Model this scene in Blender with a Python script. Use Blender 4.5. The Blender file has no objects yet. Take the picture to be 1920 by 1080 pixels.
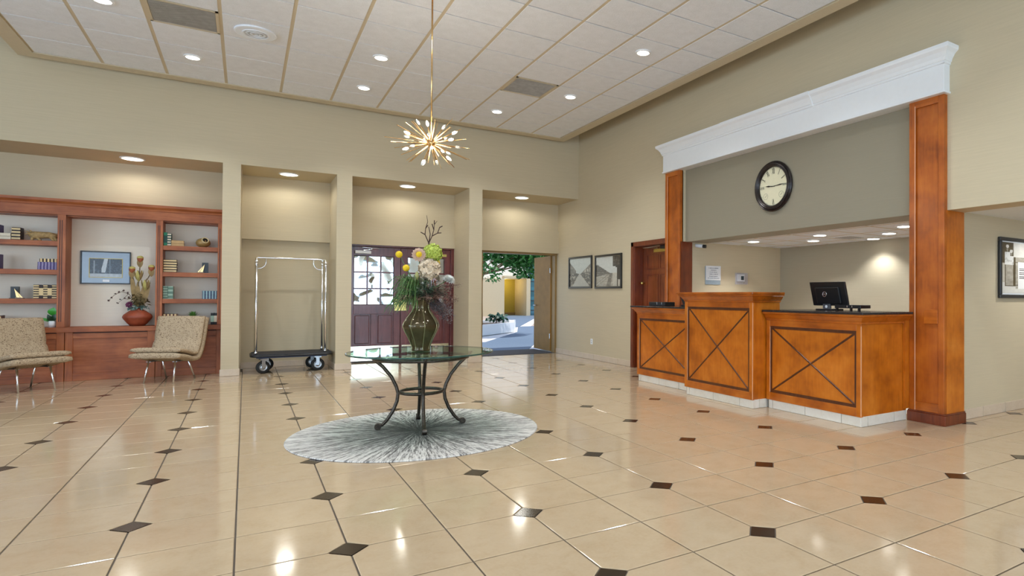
import bpy, bmesh, math, random
from mathutils import Vector, Matrix
PI = math.pi
S = bpy.context.scene
COL = S.collection
random.seed(11)

# ------------------------------------------------------------------ camera
H = 1.2349
YAW, PIT, ROLL = 0.58140, 0.01010, 0.00540
FPX, PPX, PPY = 1133.58, 1205.30, 545.16
fw = Vector((math.sin(YAW)*math.cos(PIT), math.cos(YAW)*math.cos(PIT), math.sin(PIT)))
rt = Vector((math.cos(YAW), -math.sin(YAW), 0))
up = rt.cross(fw)
r2 = rt*math.cos(ROLL) + up*math.sin(ROLL)
u2 = -rt*math.sin(ROLL) + up*math.cos(ROLL)
cam_d = bpy.data.cameras.new('camera')
cam = bpy.data.objects.new('camera', cam_d); COL.objects.link(cam)
M = Matrix.Identity(4)
for i in range(3):
    M[i][0], M[i][1], M[i][2] = r2[i], u2[i], -fw[i]
M[2][3] = H
cam.matrix_world = M
cam_d.sensor_width = 36; cam_d.sensor_fit = 'HORIZONTAL'
cam_d.lens = FPX/1920*36
cam_d.shift_x = (960-PPX)/1920
cam_d.shift_y = (PPY-540)/1920
cam_d.clip_end = 200
S.camera = cam
# ------------------------------------------------------------------ world, sun, window light, exposure
W = bpy.data.worlds.new('sky'); S.world = W; W.use_nodes = True
nt = W.node_tree
bg = nt.nodes['Background']
sky = nt.nodes.new('ShaderNodeTexSky'); sky.sky_type = 'NISHITA'
sky.sun_elevation = math.radians(58); sky.sun_rotation = math.radians(20); sky.sun_disc = False
nt.links.new(sky.outputs[0], bg.inputs[0]); bg.inputs[1].default_value = 0.42
def add_light(name, typ, loc, energy, color=(1, 1, 1), target=None, **kw):
    d = bpy.data.lights.new(name, typ); d.energy = energy; d.color = color
    for k, v in kw.items(): setattr(d, k, v)
    o = bpy.data.objects.new(name, d); COL.objects.link(o); o.location = loc
    if target is not None:
        o.rotation_euler = (Vector(target)-Vector(loc)).to_track_quat('-Z', 'Y').to_euler()
    return o
add_light('sun', 'SUN', (12, 20, 20), 7.5, (1, .96, .9), (8.0, 26, 0), angle=.01)
DAY = (.80, 1.05, 1.34)
LK = 1.0
for k, x in enumerate((-4.6, -.2, 4.25)):      # daylight through the three rear windows
    add_light('window_light', 'AREA', (x, -5.85, 1.9), 275*LK, DAY, (x, 0, 3.2), shape='RECTANGLE', size=2.6, size_y=2.6)
for k, y in enumerate((-2.5, 2.0, 6.5)):       # daylight through the three left windows
    add_light('window_light', 'AREA', (-6.85, y, 1.9), 230*LK, DAY, (0, y, .3), shape='RECTANGLE', size=2.6, size_y=2.6)
vs = S.view_settings
vs.view_transform = 'Standard'; vs.look = 'None'; vs.gamma = 1; vs.use_curve_mapping = False
vs.exposure = -0.83
S.cycles.max_bounces = 8; S.cycles.diffuse_bounces = 5; S.cycles.glossy_bounces = 4
S.cycles.transmission_bounces = 8; S.cycles.transparent_max_bounces = 8
S.cycles.sample_clamp_indirect = 6; S.cycles.caustics_reflective = False; S.cycles.caustics_refractive = False
S.cycles.use_denoising = True

# ------------------------------------------------------------------ materials
def lin(c):
    return tuple((v/12.92 if v <= .04045 else ((v+.055)/1.055)**2.4) for v in (x/255 for x in c))
MATS = {}
class NT:
    def __init__(s, name):
        s.m = bpy.data.materials.new(name); s.m.use_nodes = True
        s.t = s.m.node_tree; s.b = s.t.nodes['Principled BSDF']
    def n(s, typ, **kw):
        o = s.t.nodes.new(typ)
        for k, v in kw.items():
            if k.startswith('i_'): o.inputs[k[2:].replace('_', ' ')].default_value = v
            else: setattr(o, k, v)
        return o
    def l(s, a, b): s.t.links.new(a, b)
    def ramp(s, fac, stops):
        r = s.n('ShaderNodeValToRGB'); e = r.color_ramp.elements
        while len(e) < len(stops): e.new(.5)
        for el, (p, c) in zip(e, stops): el.position = p; el.color = (*c, 1)
        s.l(fac, r.inputs[0]); return r.outputs[0]
    def math(s, op, a, b=None):
        o = s.n('ShaderNodeMath', operation=op)
        for i, v in enumerate((a, b)):
            if v is None: continue
            if isinstance(v, (int, float)): o.inputs[i].default_value = v
            else: s.l(v, o.inputs[i])
        return o.outputs[0]
    def pos(s, scale=(1, 1, 1), src='pos'):
        mp = s.n('ShaderNodeMapping'); mp.inputs['Scale'].default_value = scale
        if src == 'pos': g = s.n('ShaderNodeNewGeometry').outputs['Position']
        else: g = s.n('ShaderNodeTexCoord').outputs['Object']
        s.l(g, mp.inputs[0]); return mp.outputs[0]
    def noise(s, vec, scale, detail=3, rough=.55, dist=0):
        o = s.n('ShaderNodeTexNoise'); o.inputs['Scale'].default_value = scale; o.inputs['Detail'].default_value = detail
        o.inputs['Roughness'].default_value = rough; o.inputs['Distortion'].default_value = dist
        s.l(vec, o.inputs['Vector']); return o.outputs['Fac']
    def bump(s, h, strength=.1, dist=.01):
        o = s.n('ShaderNodeBump'); o.inputs['Strength'].default_value = strength; o.inputs['Distance'].default_value = dist
        s.l(h, o.inputs['Height']); s.l(o.outputs[0], s.b.inputs['Normal'])
    def mix(s, f, a, b, mode='MIX'):
        o = s.n('ShaderNodeMix', data_type='RGBA', blend_type=mode)
        for i, v in ((0, f), (6, a), (7, b)):
            if isinstance(v, (int, float)): o.inputs[i].default_value = v
            elif isinstance(v, tuple): o.inputs[i].default_value = (*v, 1)
            else: s.l(v, o.inputs[i])
        return o.outputs[2]
def plain(name, c, rough=.5, metal=0, spec=.5, emit=0, var=.06, scale=18, **kw):
    if name in MATS: return MATS[name]
    t = NT(name); c = lin(c)
    if emit:
        t.b.inputs['Emission Color'].default_value = (*c, 1); t.b.inputs['Emission Strength'].default_value = emit
        t.b.inputs['Base Color'].default_value = (*c, 1)
    else:
        f = t.noise(t.pos(), scale)
        t.l(t.ramp(f, [(.3, tuple(x*(1-var) for x in c)), (.7, tuple(min(1, x*(1+var)) for x in c))]), t.b.inputs['Base Color'])
    t.b.inputs['Roughness'].default_value = rough; t.b.inputs['Metallic'].default_value = metal
    t.b.inputs['Specular IOR Level'].default_value = spec
    for k, v in kw.items(): t.b.inputs[k].default_value = v
    MATS[name] = t.m; return t.m
def wallpaper(name, c, var=.05):
    t = NT(name); c = lin(c)
    f = t.noise(t.pos((1.6, 1.6, 60)), 1.5, 4, .6)
    f2 = t.noise(t.pos((1, 1, 1)), .9, 2)
    f = t.math('ADD', t.math('MULTIPLY', f, .7), t.math('MULTIPLY', f2, .3))
    t.l(t.ramp(f, [(.3, tuple(x*(1-var) for x in c)), (.7, tuple(x*(1+var) for x in c))]), t.b.inputs['Base Color'])
    t.b.inputs['Roughness'].default_value = .62; t.b.inputs['Specular IOR Level'].default_value = .3
    t.bump(f, .15, .004)
    MATS[name] = t.m; return t.m
def wood(name, c1, c2, c3, axis='z', rough=.28, blotch=2.2, gw=.5, coat=.25):
    t = NT(name)
    sc = {'x': (.9, 9, 9), 'y': (9, .9, 9), 'z': (9, 9, .9)}[axis]
    g = t.noise(t.pos(sc), 3.2, 5, .6, .6)
    b = t.noise(t.pos((1, 1, 1)), blotch, 3, .6)
    f = t.math('ADD', t.math('MULTIPLY', g, gw), t.math('MULTIPLY', b, 1-gw))
    t.l(t.ramp(f, [(.34, lin(c1)), (.5, lin(c2)), (.66, lin(c3))]), t.b.inputs['Base Color'])
    t.b.inputs['Roughness'].default_value = rough; t.b.inputs['Coat Weight'].default_value = coat; t.b.inputs['Coat Roughness'].default_value = .15
    t.bump(g, .05, .003)
    MATS[name] = t.m; return t.m
wall_m = wallpaper('wallpaper_sand', (200, 186, 157))
wall_u = wall_m
wall_g = wallpaper('wallpaper_taupe', (148, 140, 121), .03)
wall_n = wallpaper('wallpaper_grey_beige', (160, 152, 132), .04)
white_m = plain('white_paint', (236, 238, 240), .35, var=.01)
white_c = plain('white_ceiling', (236, 240, 246), .7, var=.02)
tan_paint = plain('tan_paint', (205, 190, 162), .5, var=.02)
dW = wood('cherry_vertical', (158, 80, 10), (192, 104, 18), (210, 124, 36), 'z', gw=.25, blotch=3.4, coat=.1)
dP = wood('cherry_post', (132, 62, 8), (170, 86, 16), (190, 104, 28), 'z', .34, 3.2, .3, .06)
dWy = wood('cherry_along', (138, 66, 10), (178, 92, 18), (198, 112, 34), 'y', gw=.3, blotch=3.0)
dWx = wood('cherry_across', (150, 74, 14), (180, 94, 22), (196, 110, 36), 'x', gw=.3)
dDark = wood('dark_fillet', (66, 30, 10), (84, 42, 16), (98, 52, 20), 'z', .35)
dRed = wood('mahogany_stain', (84, 32, 12), (112, 48, 20), (134, 64, 30), 'z', .3)
pale_edge = plain('worn_wood_edge', (222, 168, 130), .5)
bW = wood('bookcase_vertical', (136, 70, 32), (166, 92, 48), (186, 112, 64), 'z', .5, coat=.05)
bWx = wood('bookcase_across', (124, 62, 28), (156, 84, 42), (178, 104, 58), 'x', .5, 3.0, coat=.05)
bDark = plain('bookcase_groove', (74, 36, 20), .5)
doorW = wood('door_mahogany', (74, 30, 30), (98, 44, 42), (118, 58, 54), 'z', .25)
officeW = wood('office_door_wood', (92, 40, 14), (122, 58, 24), (142, 74, 34), 'z', .3)
chrome = plain('chrome', (240, 242, 246), .2, 1)
brushed = plain('brushed_steel', (170, 174, 178), .3, 1)
brass = plain('brass', (216, 196, 120), .2, 1)
gold = plain('satin_gold', (206, 170, 118), .25, 1)
black_p = plain('black_plastic', (22, 22, 24), .35)
black_m = plain('black_frame', (26, 22, 20), .3)
rubber = plain('black_rubber', (24, 24, 25), .7)
iron = plain('wrought_iron', (70, 62, 54), .34, .7, var=.4, scale=60)
granite = plain('dark_granite', (44, 40, 40), .18, var=.6, scale=160)
grout = plain('grout', (92, 82, 72), .8)
grout_l = plain('light_grout', (150, 140, 128), .8)
inset_m = plain('dark_brown_inset', (46, 33, 24), .16, var=.25, scale=30)
ivory = plain('ivory_paper', (214, 196, 160), .6)
def tile_mat(name, c, rough, spec=.5):
    t = NT(name); c = lin(c)
    p = t.pos()
    f = t.noise(p, 7, 5, .65, .4); f2 = t.noise(p, 55, 3, .6)
    oi = t.n('ShaderNodeObjectInfo').outputs['Random']; isl = t.n('ShaderNodeNewGeometry').outputs['Random Per Island']
    f = t.math('ADD', t.math('MULTIPLY', f, .6), t.math('MULTIPLY', f2, .3))
    f = t.math('ADD', f, t.math('MULTIPLY', t.math('ADD', oi, isl), .06))
    t.l(t.ramp(f, [(.3, (c[0]*.9, c[1]*.86, c[2]*.8)), (.52, c), (.75, (min(1, c[0]*1.06), c[1]*1.08, c[2]*1.12))]), t.b.inputs['Base Color'])
    t.b.inputs['Roughness'].default_value = rough; t.b.inputs['Specular IOR Level'].default_value = spec
    w = t.noise(p, 2.5, 2)
    t.bump(w, .03, .02)
    MATS[name] = t.m; return t.m
tile_m = tile_mat('cream_tile', (188, 165, 135), .10, .6)
base_m = tile_mat('baseboard_tile', (206, 188, 166), .3)
kick_m = tile_mat('white_kick_tile', (226, 220, 208), .3)
def panel_mat():
    t = NT('ceiling_panel'); p = t.pos()
    f = t.noise(p, 60, 4, .7); f2 = t.noise(p, 9, 2)
    t.l(t.ramp(t.math('ADD', t.math('MULTIPLY', f, .6), t.math('MULTIPLY', f2, .4)), [(.35, lin((226, 228, 232))), (.65, lin((238, 240, 245)))]), t.b.inputs['Base Color'])
    t.b.inputs['Roughness'].default_value = .85; t.bump(f, .5, .006); return t.m
panel_m = panel_mat()
def fabric_mat():
    t = NT('squiggle_fabric')
    p = t.pos((1, 1.5, 1.5), 'obj')
    br = t.n('ShaderNodeTexVoronoi', feature='DISTANCE_TO_EDGE'); br.inputs['Scale'].default_value = 30
    dz = t.n('ShaderNodeTexNoise'); dz.inputs['Scale'].default_value = 22; t.l(p, dz.inputs['Vector'])
    mv = t.n('ShaderNodeVectorMath', operation='MULTIPLY_ADD'); t.l(dz.outputs['Color'], mv.inputs[0]); mv.inputs[1].default_value = (.03, .03, .03); t.l(p, mv.inputs[2])
    t.l(mv.outputs[0], br.inputs['Vector'])
    gate = t.noise(p, 60, 1)
    line = t.math('LESS_THAN', br.outputs['Distance'], .075)
    line = t.math('MULTIPLY', line, t.math('GREATER_THAN', gate, .54))
    fib = t.noise(p, 120, 2)
    base = t.ramp(fib, [(.3, lin((172, 151, 124))), (.7, lin((196, 175, 146)))])
    t.l(t.mix(line, base, lin((118, 96, 74))), t.b.inputs['Base Color'])
    t.b.inputs['Roughness'].default_value = .9; t.b.inputs['Specular IOR Level'].default_value = .2
    t.bump(fib, .3, .003); return t.m
fabric = fabric_mat()
def rug_mat():
    t = NT('radial_rug')
    sep = t.n('ShaderNodeSeparateXYZ'); t.l(t.pos((1, 1, 1), 'obj'), sep.inputs[0])
    x, y = sep.outputs[0], sep.outputs[1]
    ang = t.math('ARCTAN2', y, x); r = t.math('SQRT', t.math('ADD', t.math('MULTIPLY', x, x), t.math('MULTIPLY', y, y)))
    def streak(k, kr, sc):
        c = t.n('ShaderNodeCombineXYZ'); t.l(t.math('MULTIPLY', t.math('COSINE', ang), k), c.inputs[0]); t.l(t.math('MULTIPLY', t.math('SINE', ang), k), c.inputs[1]); t.l(t.math('MULTIPLY', r, kr), c.inputs[2])
        return t.noise(c.outputs[0], sc, 4, .7)
    s = t.math('ADD', t.math('MULTIPLY', streak(16, 1.6, 2.2), .5), t.math('MULTIPLY', streak(48, 7, 2.0), .5))
    s = t.math('ADD', s, t.math('MULTIPLY', t.math('SUBTRACT', r, .62), .17))
    t.l(t.ramp(s, [(.41, lin((58, 56, 56))), (.50, lin((132, 128, 125))), (.57, lin((194, 190, 185))), (.68, lin((216, 212, 206)))]), t.b.inputs['Base Color'])
    t.b.inputs['Roughness'].default_value = .95; t.b.inputs['Specular IOR Level'].default_value = .1
    t.bump(s, .4, .006); return t.m
rug_m = rug_mat()
def glass_mat(name, c, rough=0.0):
    t = NT(name); tr = t.n('ShaderNodeBsdfTransparent'); tr.inputs[0].default_value = (*c, 1)
    gl = t.n('ShaderNodeBsdfGlossy'); gl.inputs['Roughness'].default_value = rough+.01
    fr = t.n('ShaderNodeFresnel'); fr.inputs[0].default_value = 1.5
    mx = t.n('ShaderNodeMixShader'); gb = t.n('ShaderNodeNewGeometry'); t.l(t.math('MULTIPLY', fr.outputs[0], t.math('SUBTRACT', 1, gb.outputs['Backfacing'])), mx.inputs[0]); t.l(tr.outputs[0], mx.inputs[1]); t.l(gl.outputs[0], mx.inputs[2])
    t.l(mx.outputs[0], t.t.nodes['Material Output'].inputs['Surface']); return t.m
table_glass = glass_mat('table_glass', (.66, .86, .77))
edge_glass = plain('glass_edge', (38, 74, 66), .1)
def pane_mat():
    t = NT('old_door_glass'); p = t.pos((1, 1, 1))
    t.b.inputs['Base Color'].default_value = (.62, .66, .70, 1); t.b.inputs['Metallic'].default_value = 1; t.b.inputs['Roughness'].default_value = .04
    t.bump(t.noise(p, 3.0, 1, .4, .3), .32, .05); return t.m
pane_m = pane_mat()
def emis(name, c, s):
    return plain(name, c, emit=s)
lamp_e = emis('lamp_lens', (255, 250, 240), 14)
lamp_w = emis('soffit_lens', (255, 246, 226), 9)
bulb_e = emis('lit_bulb', (255, 244, 224), 40)
bulb_c = plain('clear_bulb', (235, 235, 230), .1)
vase_m = plain('olive_glass_vase', (80, 68, 44), .1, .35, var=.3, scale=9)
rib_m = plain('vase_rib', (150, 142, 104), .15, .6)
terra = plain('terracotta', (150, 70, 44), .5, var=.25, scale=10)

# ------------------------------------------------------------------ mesh helpers
class MB:
    def __init__(s): s.v = []; s.f = []
    def add(s, v, f):
        o = len(s.v); s.v += [tuple(p) for p in v]; s.f += [tuple(i+o for i in q) for q in f]; return s
    def box(s, x0, x1, y0, y1, z0, z1):
        v = [(x, y, z) for x in (x0, x1) for y in (y0, y1) for z in (z0, z1)]
        return s.add(v, [(0, 1, 3, 2), (4, 6, 7, 5), (0, 4, 5, 1), (2, 3, 7, 6), (0, 2, 6, 4), (1, 5, 7, 3)])
    def prism(s, poly, axis, a, b):
        n = len(poly)
        def P(u, w, t): return {'x': (t, u, w), 'y': (u, t, w), 'z': (u, w, t)}[axis]
        v = [P(u, w, a) for u, w in poly]+[P(u, w, b) for u, w in poly]
        return s.add(v, [tuple(range(n))[::-1], tuple(range(n, 2*n))]+[(i, (i+1) % n, n+(i+1) % n, n+i) for i in range(n)])
    def tube(s, pts, r, n=8, close=False):
        pts = [Vector(p) for p in pts]; m = len(pts); rr = r if isinstance(r, (list, tuple)) else [r]*m
        T = [(pts[(i+1) % m if close else min(i+1, m-1)]-pts[(i-1) % m if close else max(i-1, 0)]).normalized() for i in range(m)]
        a = Vector((0, 0, 1)) if abs(T[0].z) < .9 else Vector((1, 0, 0))
        nrm = T[0].cross(a).normalized(); v = []
        for i in range(m):
            nrm = (nrm-T[i]*nrm.dot(T[i])).normalized(); bn = T[i].cross(nrm)
            for k in range(n):
                q = 2*PI*k/n; v.append(pts[i]+(nrm*math.cos(q)+bn*math.sin(q))*rr[i])
        f = []
        for i in range(m if close else m-1):
            j = (i+1) % m
            for k in range(n): f.append((i*n+k, i*n+(k+1) % n, j*n+(k+1) % n, j*n+k))
        if not close: f += [tuple(range(n))[::-1], tuple(range((m-1)*n, m*n))]
        return s.add(v, f)
    def lathe(s, prof, c=(0, 0, 0), n=24, lobes=0, amp=0, phase=0):
        v = []; m = len(prof)
        for r, z in prof:
            for k in range(n):
                a = 2*PI*k/n; q = r*(1+amp*math.cos(lobes*a+phase)) if lobes else r
                v.append((c[0]+q*math.cos(a), c[1]+q*math.sin(a), c[2]+z))
        f = [(i*n+k, i*n+(k+1) % n, (i+1)*n+(k+1) % n, (i+1)*n+k) for i in range(m-1) for k in range(n)]
        f += [tuple(range(n))[::-1], tuple(range((m-1)*n, m*n))]
        return s.add(v, f)
    def ball(s, c, r, n=10, m=6, sc=(1, 1, 1)):
        v = [(c[0], c[1], c[2]-r*sc[2])]
        for i in range(1, m):
            a = -PI/2+PI*i/m
            v += [(c[0]+r*sc[0]*math.cos(a)*math.cos(2*PI*k/n), c[1]+r*sc[1]*math.cos(a)*math.sin(2*PI*k/n), c[2]+r*sc[2]*math.sin(a)) for k in range(n)]
        v.append((c[0], c[1], c[2]+r*sc[2])); t = len(v)-1
        f = [(0, 1+(k+1) % n, 1+k) for k in range(n)]
        for i in range(m-2):
            f += [(1+i*n+k, 1+i*n+(k+1) % n, 1+(i+1)*n+(k+1) % n, 1+(i+1)*n+k) for k in range(n)]
        f += [(t, 1+(m-2)*n+k, 1+(m-2)*n+(k+1) % n) for k in range(n)]
        return s.add(v, f)
    def leaf(s, base, tip, w, nrm=(0, 0, 1), bend=0.0):
        b, t = Vector(base), Vector(tip); d = t-b; sd = d.cross(Vector(nrm))
        sd = sd.normalized()*w if sd.length > 1e-6 else Vector((w, 0, 0)); nn = Vector(nrm)*bend
        th = sd.cross(d).normalized()*.0008
        mid = b+d*.45+nn
        v = [b, mid-sd, mid+sd, t, mid+th*3]
        return s.add(v, [(0, 1, 4), (0, 4, 2), (1, 3, 4), (2, 4, 3), (0, 2, 1), (1, 2, 3)])
ORG = {}
def mesh_from(mb, name, off=(0, 0, 0), smooth=False):
    me = bpy.data.meshes.new(name)
    me.from_pydata([(a-off[0], b-off[1], c-off[2]) for a, b, c in mb.v], [], mb.f)
    bm = bmesh.new(); bm.from_mesh(me); bmesh.ops.recalc_face_normals(bm, faces=bm.faces); bm.to_mesh(me); bm.free()
    if smooth: me.polygons.foreach_set('use_smooth', [True]*len(me.polygons))
    return me
def obj(name, mb, mat, parent=None, smooth=False, bevel=0, local=False, label=None, sub=0):
    if parent is not None: off = (0, 0, 0) if local else ORG[parent.name]
    elif local: off = (0, 0, 0)
    else:
        xs, ys, zs = zip(*mb.v); off = ((min(xs)+max(xs))/2, (min(ys)+max(ys))/2, min(zs))
    me = mesh_from(mb, name, off, smooth); me.materials.append(mat)
    o = bpy.data.objects.new(name, me); COL.objects.link(o)
    if parent is not None: o.parent = parent; ORG[o.name] = off
    else: o.location = off; ORG[o.name] = off
    if bevel:
        b = o.modifiers.new('bevel', 'BEVEL'); b.width = bevel; b.segments = 2; b.limit_method = 'ANGLE'
    if sub:
        b = o.modifiers.new('sub', 'SUBSURF'); b.levels = sub; b.render_levels = sub
    if label: o['label'] = label
    return o
def tag(o, label, cat, group=None):
    o['label'] = label; o['category'] = cat
    if group: o['group'] = group
    return o
def thing(name, label, cat, loc=(0, 0, 0), rz=0, group=None):
    o = bpy.data.objects.new(name, None); COL.objects.link(o); o.location = loc; o.rotation_euler = (0, 0, rz)
    o.empty_display_size = .1; ORG[o.name] = tuple(loc); return tag(o, label, cat, group)
def struct(name, mb, mat, parent=None, **kw):
    o = obj(name, mb, mat, parent, **kw)
    if parent is None: o['kind'] = 'structure'
    return o
def B(*a): return MB().box(*a)
def text(name, body, size, mat, parent, loc, facing, extrude=.0006, sx=1, sy=1):
    d = bpy.data.curves.new(name, 'FONT'); d.body = body; d.size = size; d.align_x = 'CENTER'; d.align_y = 'CENTER'; d.extrude = extrude
    d.materials.append(mat); o = bpy.data.objects.new(name, d); COL.objects.link(o); o.parent = parent
    me = bpy.data.meshes.new_from_object(o); bpy.data.objects.remove(o); bpy.data.curves.remove(d)
    o = bpy.data.objects.new(name, me); COL.objects.link(o); o.parent = parent
    R = facing.copy(); po = ORG[parent.name]
    R = R @ Matrix.Diagonal((sx, sy, 1, 1)); R.translation = Vector(loc)-Vector(po); o.matrix_local = R; return o
def basis(X, Y, Z):
    m = Matrix.Identity(4)
    for i in range(3): m[i][0], m[i][1], m[i][2] = X[i], Y[i], Z[i]
    return m
F_NX = basis((0, -1, 0), (0, 0, 1), (-1, 0, 0))     # reads from the lobby on a wall facing -x
F_NY = basis((1, 0, 0), (0, 0, 1), (0, -1, 0))      # reads on a wall facing -y

# ------------------------------------------------------------------ floor
PX, PY, TP = -0.49604, 4.18547, .465
CUT, JT = .092, .004
floor = struct('floor', B(-7, 12, -6, 12.12, -.12, -.006), grout)
def tile_poly(i, j):
    a, b = JT, TP-JT
    P = [(a, a), (b, a), (b, b), (a, b)]
    k = {(0, 0): 0, (1, 0): 1, (1, 1): 2, (0, 1): 3}[(i % 2, j % 2)]
    c = CUT
    cl = [[(a, c), (c, a)], [(TP-c, a), (b, c)], [(b, TP-c), (TP-c, b)], [(c, b), (a, TP-c)]][k]
    return P[:k]+cl+P[k+1:]
def tile_mb(i, j, ox=0, oy=0):
    mb = MB(); p = tile_poly(i, j); n = len(p); cx = cy = TP/2; e = .0035
    q = [(cx+(x-cx)*(1-e/.23), cy+(y-cy)*(1-e/.23)) for x, y in p]
    v = [(x+ox, y+oy, -.008) for x, y in p]+[(x+ox, y+oy, -.0015) for x, y in p]+[(x+ox, y+oy, 0) for x, y in q]
    f = [tuple(range(2*n, 3*n))]
    for r in (0, 1): f += [(r*n+a, r*n+(a+1) % n, (r+1)*n+(a+1) % n, (r+1)*n+a) for a in range(n)]
    return mb.add(v, f)
tile_me = {}
for i in (0, 1):
    for j in (0, 1):
        me = mesh_from(tile_mb(i, j), 'floor_tile'); me.materials.append(tile_m); tile_me[(i, j)] = me
im = MB(); c = CUT-.006
v = [(c, 0, -.008), (0, c, -.008), (-c, 0, -.008), (0, -c, -.008), (c, 0, -.0008), (0, c, -.0008), (-c, 0, -.0008), (0, -c, -.0008)]
im.add(v, [(4, 5, 6, 7)]+[(k, (k+1) % 4, 4+(k+1) % 4, 4+k) for k in range(4)])
inset_me = mesh_from(im, 'tile_inset'); inset_me.materials.append(inset_m)
def project(x, y, z):
    d = Vector((x, y, z-H)); w = d.dot(fw)
    if w < .3: return None
    return PPX+FPX*d.dot(r2)/w, PPY-FPX*d.dot(u2)/w, w
def on_floor(x, y):
    if y > 12.12 or x < -7 or y < -6: return False
    if x > 5.62 and 3.4 < y < 3.56: return False
    if x > 5.7 and y > 7.6 or x > 7.9 and y > 3.3: return False
    if y > 11.55 and x < -.3: return False
    return True
cand = []; rest = MB()
for i in range(-14, 27):
    for j in range(-22, 18):
        x, y = PX+i*TP, PY+j*TP
        if not on_floor(x+.05, y+.05) or y+TP > 12.4 or x+TP > 12.1: continue
        pr = project(x+TP/2, y+TP/2, 0)
        vis = pr is not None and -150 < pr[0] < 2070 and pr[1] < 1230
        hid = (4.95 < x < 5.3 and 3.7 < y < 7.3)
        cand.append(((1/pr[2]**3 if vis and not hid else 0), i, j))
cand.sort(reverse=True)
for k, (sc, i, j) in enumerate(cand):
    if k < 300 and sc > 0:
        o = bpy.data.objects.new('floor_tile', tile_me[(i % 2, j % 2)]); COL.objects.link(o); o.parent = floor
        o.location = (PX+i*TP-ORG[floor.name][0], PY+j*TP-ORG[floor.name][1], -ORG[floor.name][2])
    else:
        rest.add(*(lambda m: (m.v, m.f))(tile_mb(i, j, PX+i*TP, PY+j*TP)))
o = obj('floor_tile_field', rest, tile_m, floor); o['kind'] = 'stuff'
far_in = MB()
for i in range(-14, 27, 2):
    for j in range(-22, 18, 2):
        x, y = PX+i*TP, PY+j*TP
        if not on_floor(x, y) or y > 12 or x > 11.9: continue
        pr = project(x, y, 0)
        if pr and -60 < pr[0] < 1980 and pr[1] < 1120:
            o = bpy.data.objects.new('tile_inset', inset_me); COL.objects.link(o); o.parent = floor
            o.location = (x-ORG[floor.name][0], y-ORG[floor.name][1], -ORG[floor.name][2])
        else:
            far_in.add([(a+x, b+y, cc) for a, b, cc in im.v], im.f)
o = obj('tile_inset_field', far_in, inset_m, floor); o['kind'] = 'stuff'

# ------------------------------------------------------------------ room shell
YF, YB, XR = 11.10, 12.07, 5.70
SOF = 3.228
mb = B(-7, 5.72, YF, 12.4, SOF, 5.0)
struct('wall_back', mb, wall_u)
mb = MB(); mb.box(-7, 5.72, YB, 12.4, 2.64, SOF); mb.box(-7, -.075, YB, 12.4, 0, 2.64); mb.box(-.1, 1.26, YB+.035, 12.4, 0, 2.64)
mb.box(1.24, 3.7, 12.2, 12.4, 0, 2.64)
mb.box(3.44, 4.03, YB, 12.4, 0, 2.64); mb.box(-.3, -.06, 11.5, 12.3, 0, SOF)
wl = struct('wall_back', mb, wall_m)
obj('wall_band', MB().box(-.075, 5.72, YB-.055, 12.39, 2.165, 2.645), wall_m, wl)
for k, (a, b) in enumerate(((-.305, -.075), (1.245, 1.475), (3.445, 3.69))):
    struct('wall_pier', B(a, b, YF-.001, 12.35, 0, SOF+.01), wall_m)
struct('wall_left', MB().box(-7.2, -7, -6, 12.4, 0, .55).box(-7.2, -7, -6, 12.4, 3.3, 5).box(-7.2, -7, -6, -3.9, .55, 3.3).box(-7.2, -7, -1.1, .6, .55, 3.3).box(-7.2, -7, 3.4, 5.1, .55, 3.3).box(-7.2, -7, 7.9, 12.4, .55, 3.3), wall_m)
struct('wall_rear', MB().box(-7.2, 12, -6.2, -6, 0, .55).box(-7.2, 12, -6.2, -6, 3.3, 5).box(-7.2, -6, -6.2, -6, .55, 3.3).box(-3.2, -1.6, -6.2, -6, .55, 3.3).box(1.2, 2.85, -6.2, -6, .55, 3.3).box(5.65, 12, -6.2, -6, .55, 3.3), wall_m)
winglass = plain('window_glass', (200, 212, 222), .08)
n = 0
for (x, y, ax) in ((-4.6, -6.1, 'y'), (-.2, -6.1, 'y'), (4.25, -6.1, 'y'), (-7.1, -2.5, 'x'), (-7.1, 2.0, 'x'), (-7.1, 6.5, 'x')):
    n += 1
    fr = MB()
    for u in (-1.42, -.03, 1.36):
        (fr.box(x+u, x+u+.06, y-.05, y+.05, .55, 3.3) if ax == 'y' else fr.box(x-.05, x+.05, y+u, y+u+.06, .55, 3.3))
    for z in (.55, 1.9, 3.24):
        (fr.box(x-1.4, x+1.4, y-.05, y+.05, z, z+.06) if ax == 'y' else fr.box(x-.05, x+.05, y-1.4, y+1.4, z, z+.06))
    w = struct('window_%d' % n, fr, white_m)
    obj('pane', B(x-1.4, x+1.4, y-.01, y+.01, .58, 3.28) if ax == 'y' else B(x-.01, x+.01, y-1.4, y+1.4, .58, 3.28), winglass, w)
# right wall: far stretch with the office doorway, the part above the desk opening, the header over the corridor
mb = MB()
mb.box(XR, 5.88, 8.95, 12.4, 0, 3.35); mb.box(XR, 5.88, 7.9, 8.95, 2.12, 3.35)
mb.box(XR, 5.88, 7.56, 7.98, 0, 3.35)
mb.box(XR, 6.0, -6, 3.3, 2.095, 3.35)
mb.box(XR, 6.0, 3.3, 3.66, 2.095, 3.35)
struct('wall_right', mb, wall_m)
struct('wall_right', B(XR, 6.0, -6, 12.4, 3.35, 5.0), wall_u)
struct('wall_right', B(5.765, 6.2, 3.6, 7.6, 2.100, 3.36), wall_g, bevel=.004)
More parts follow.
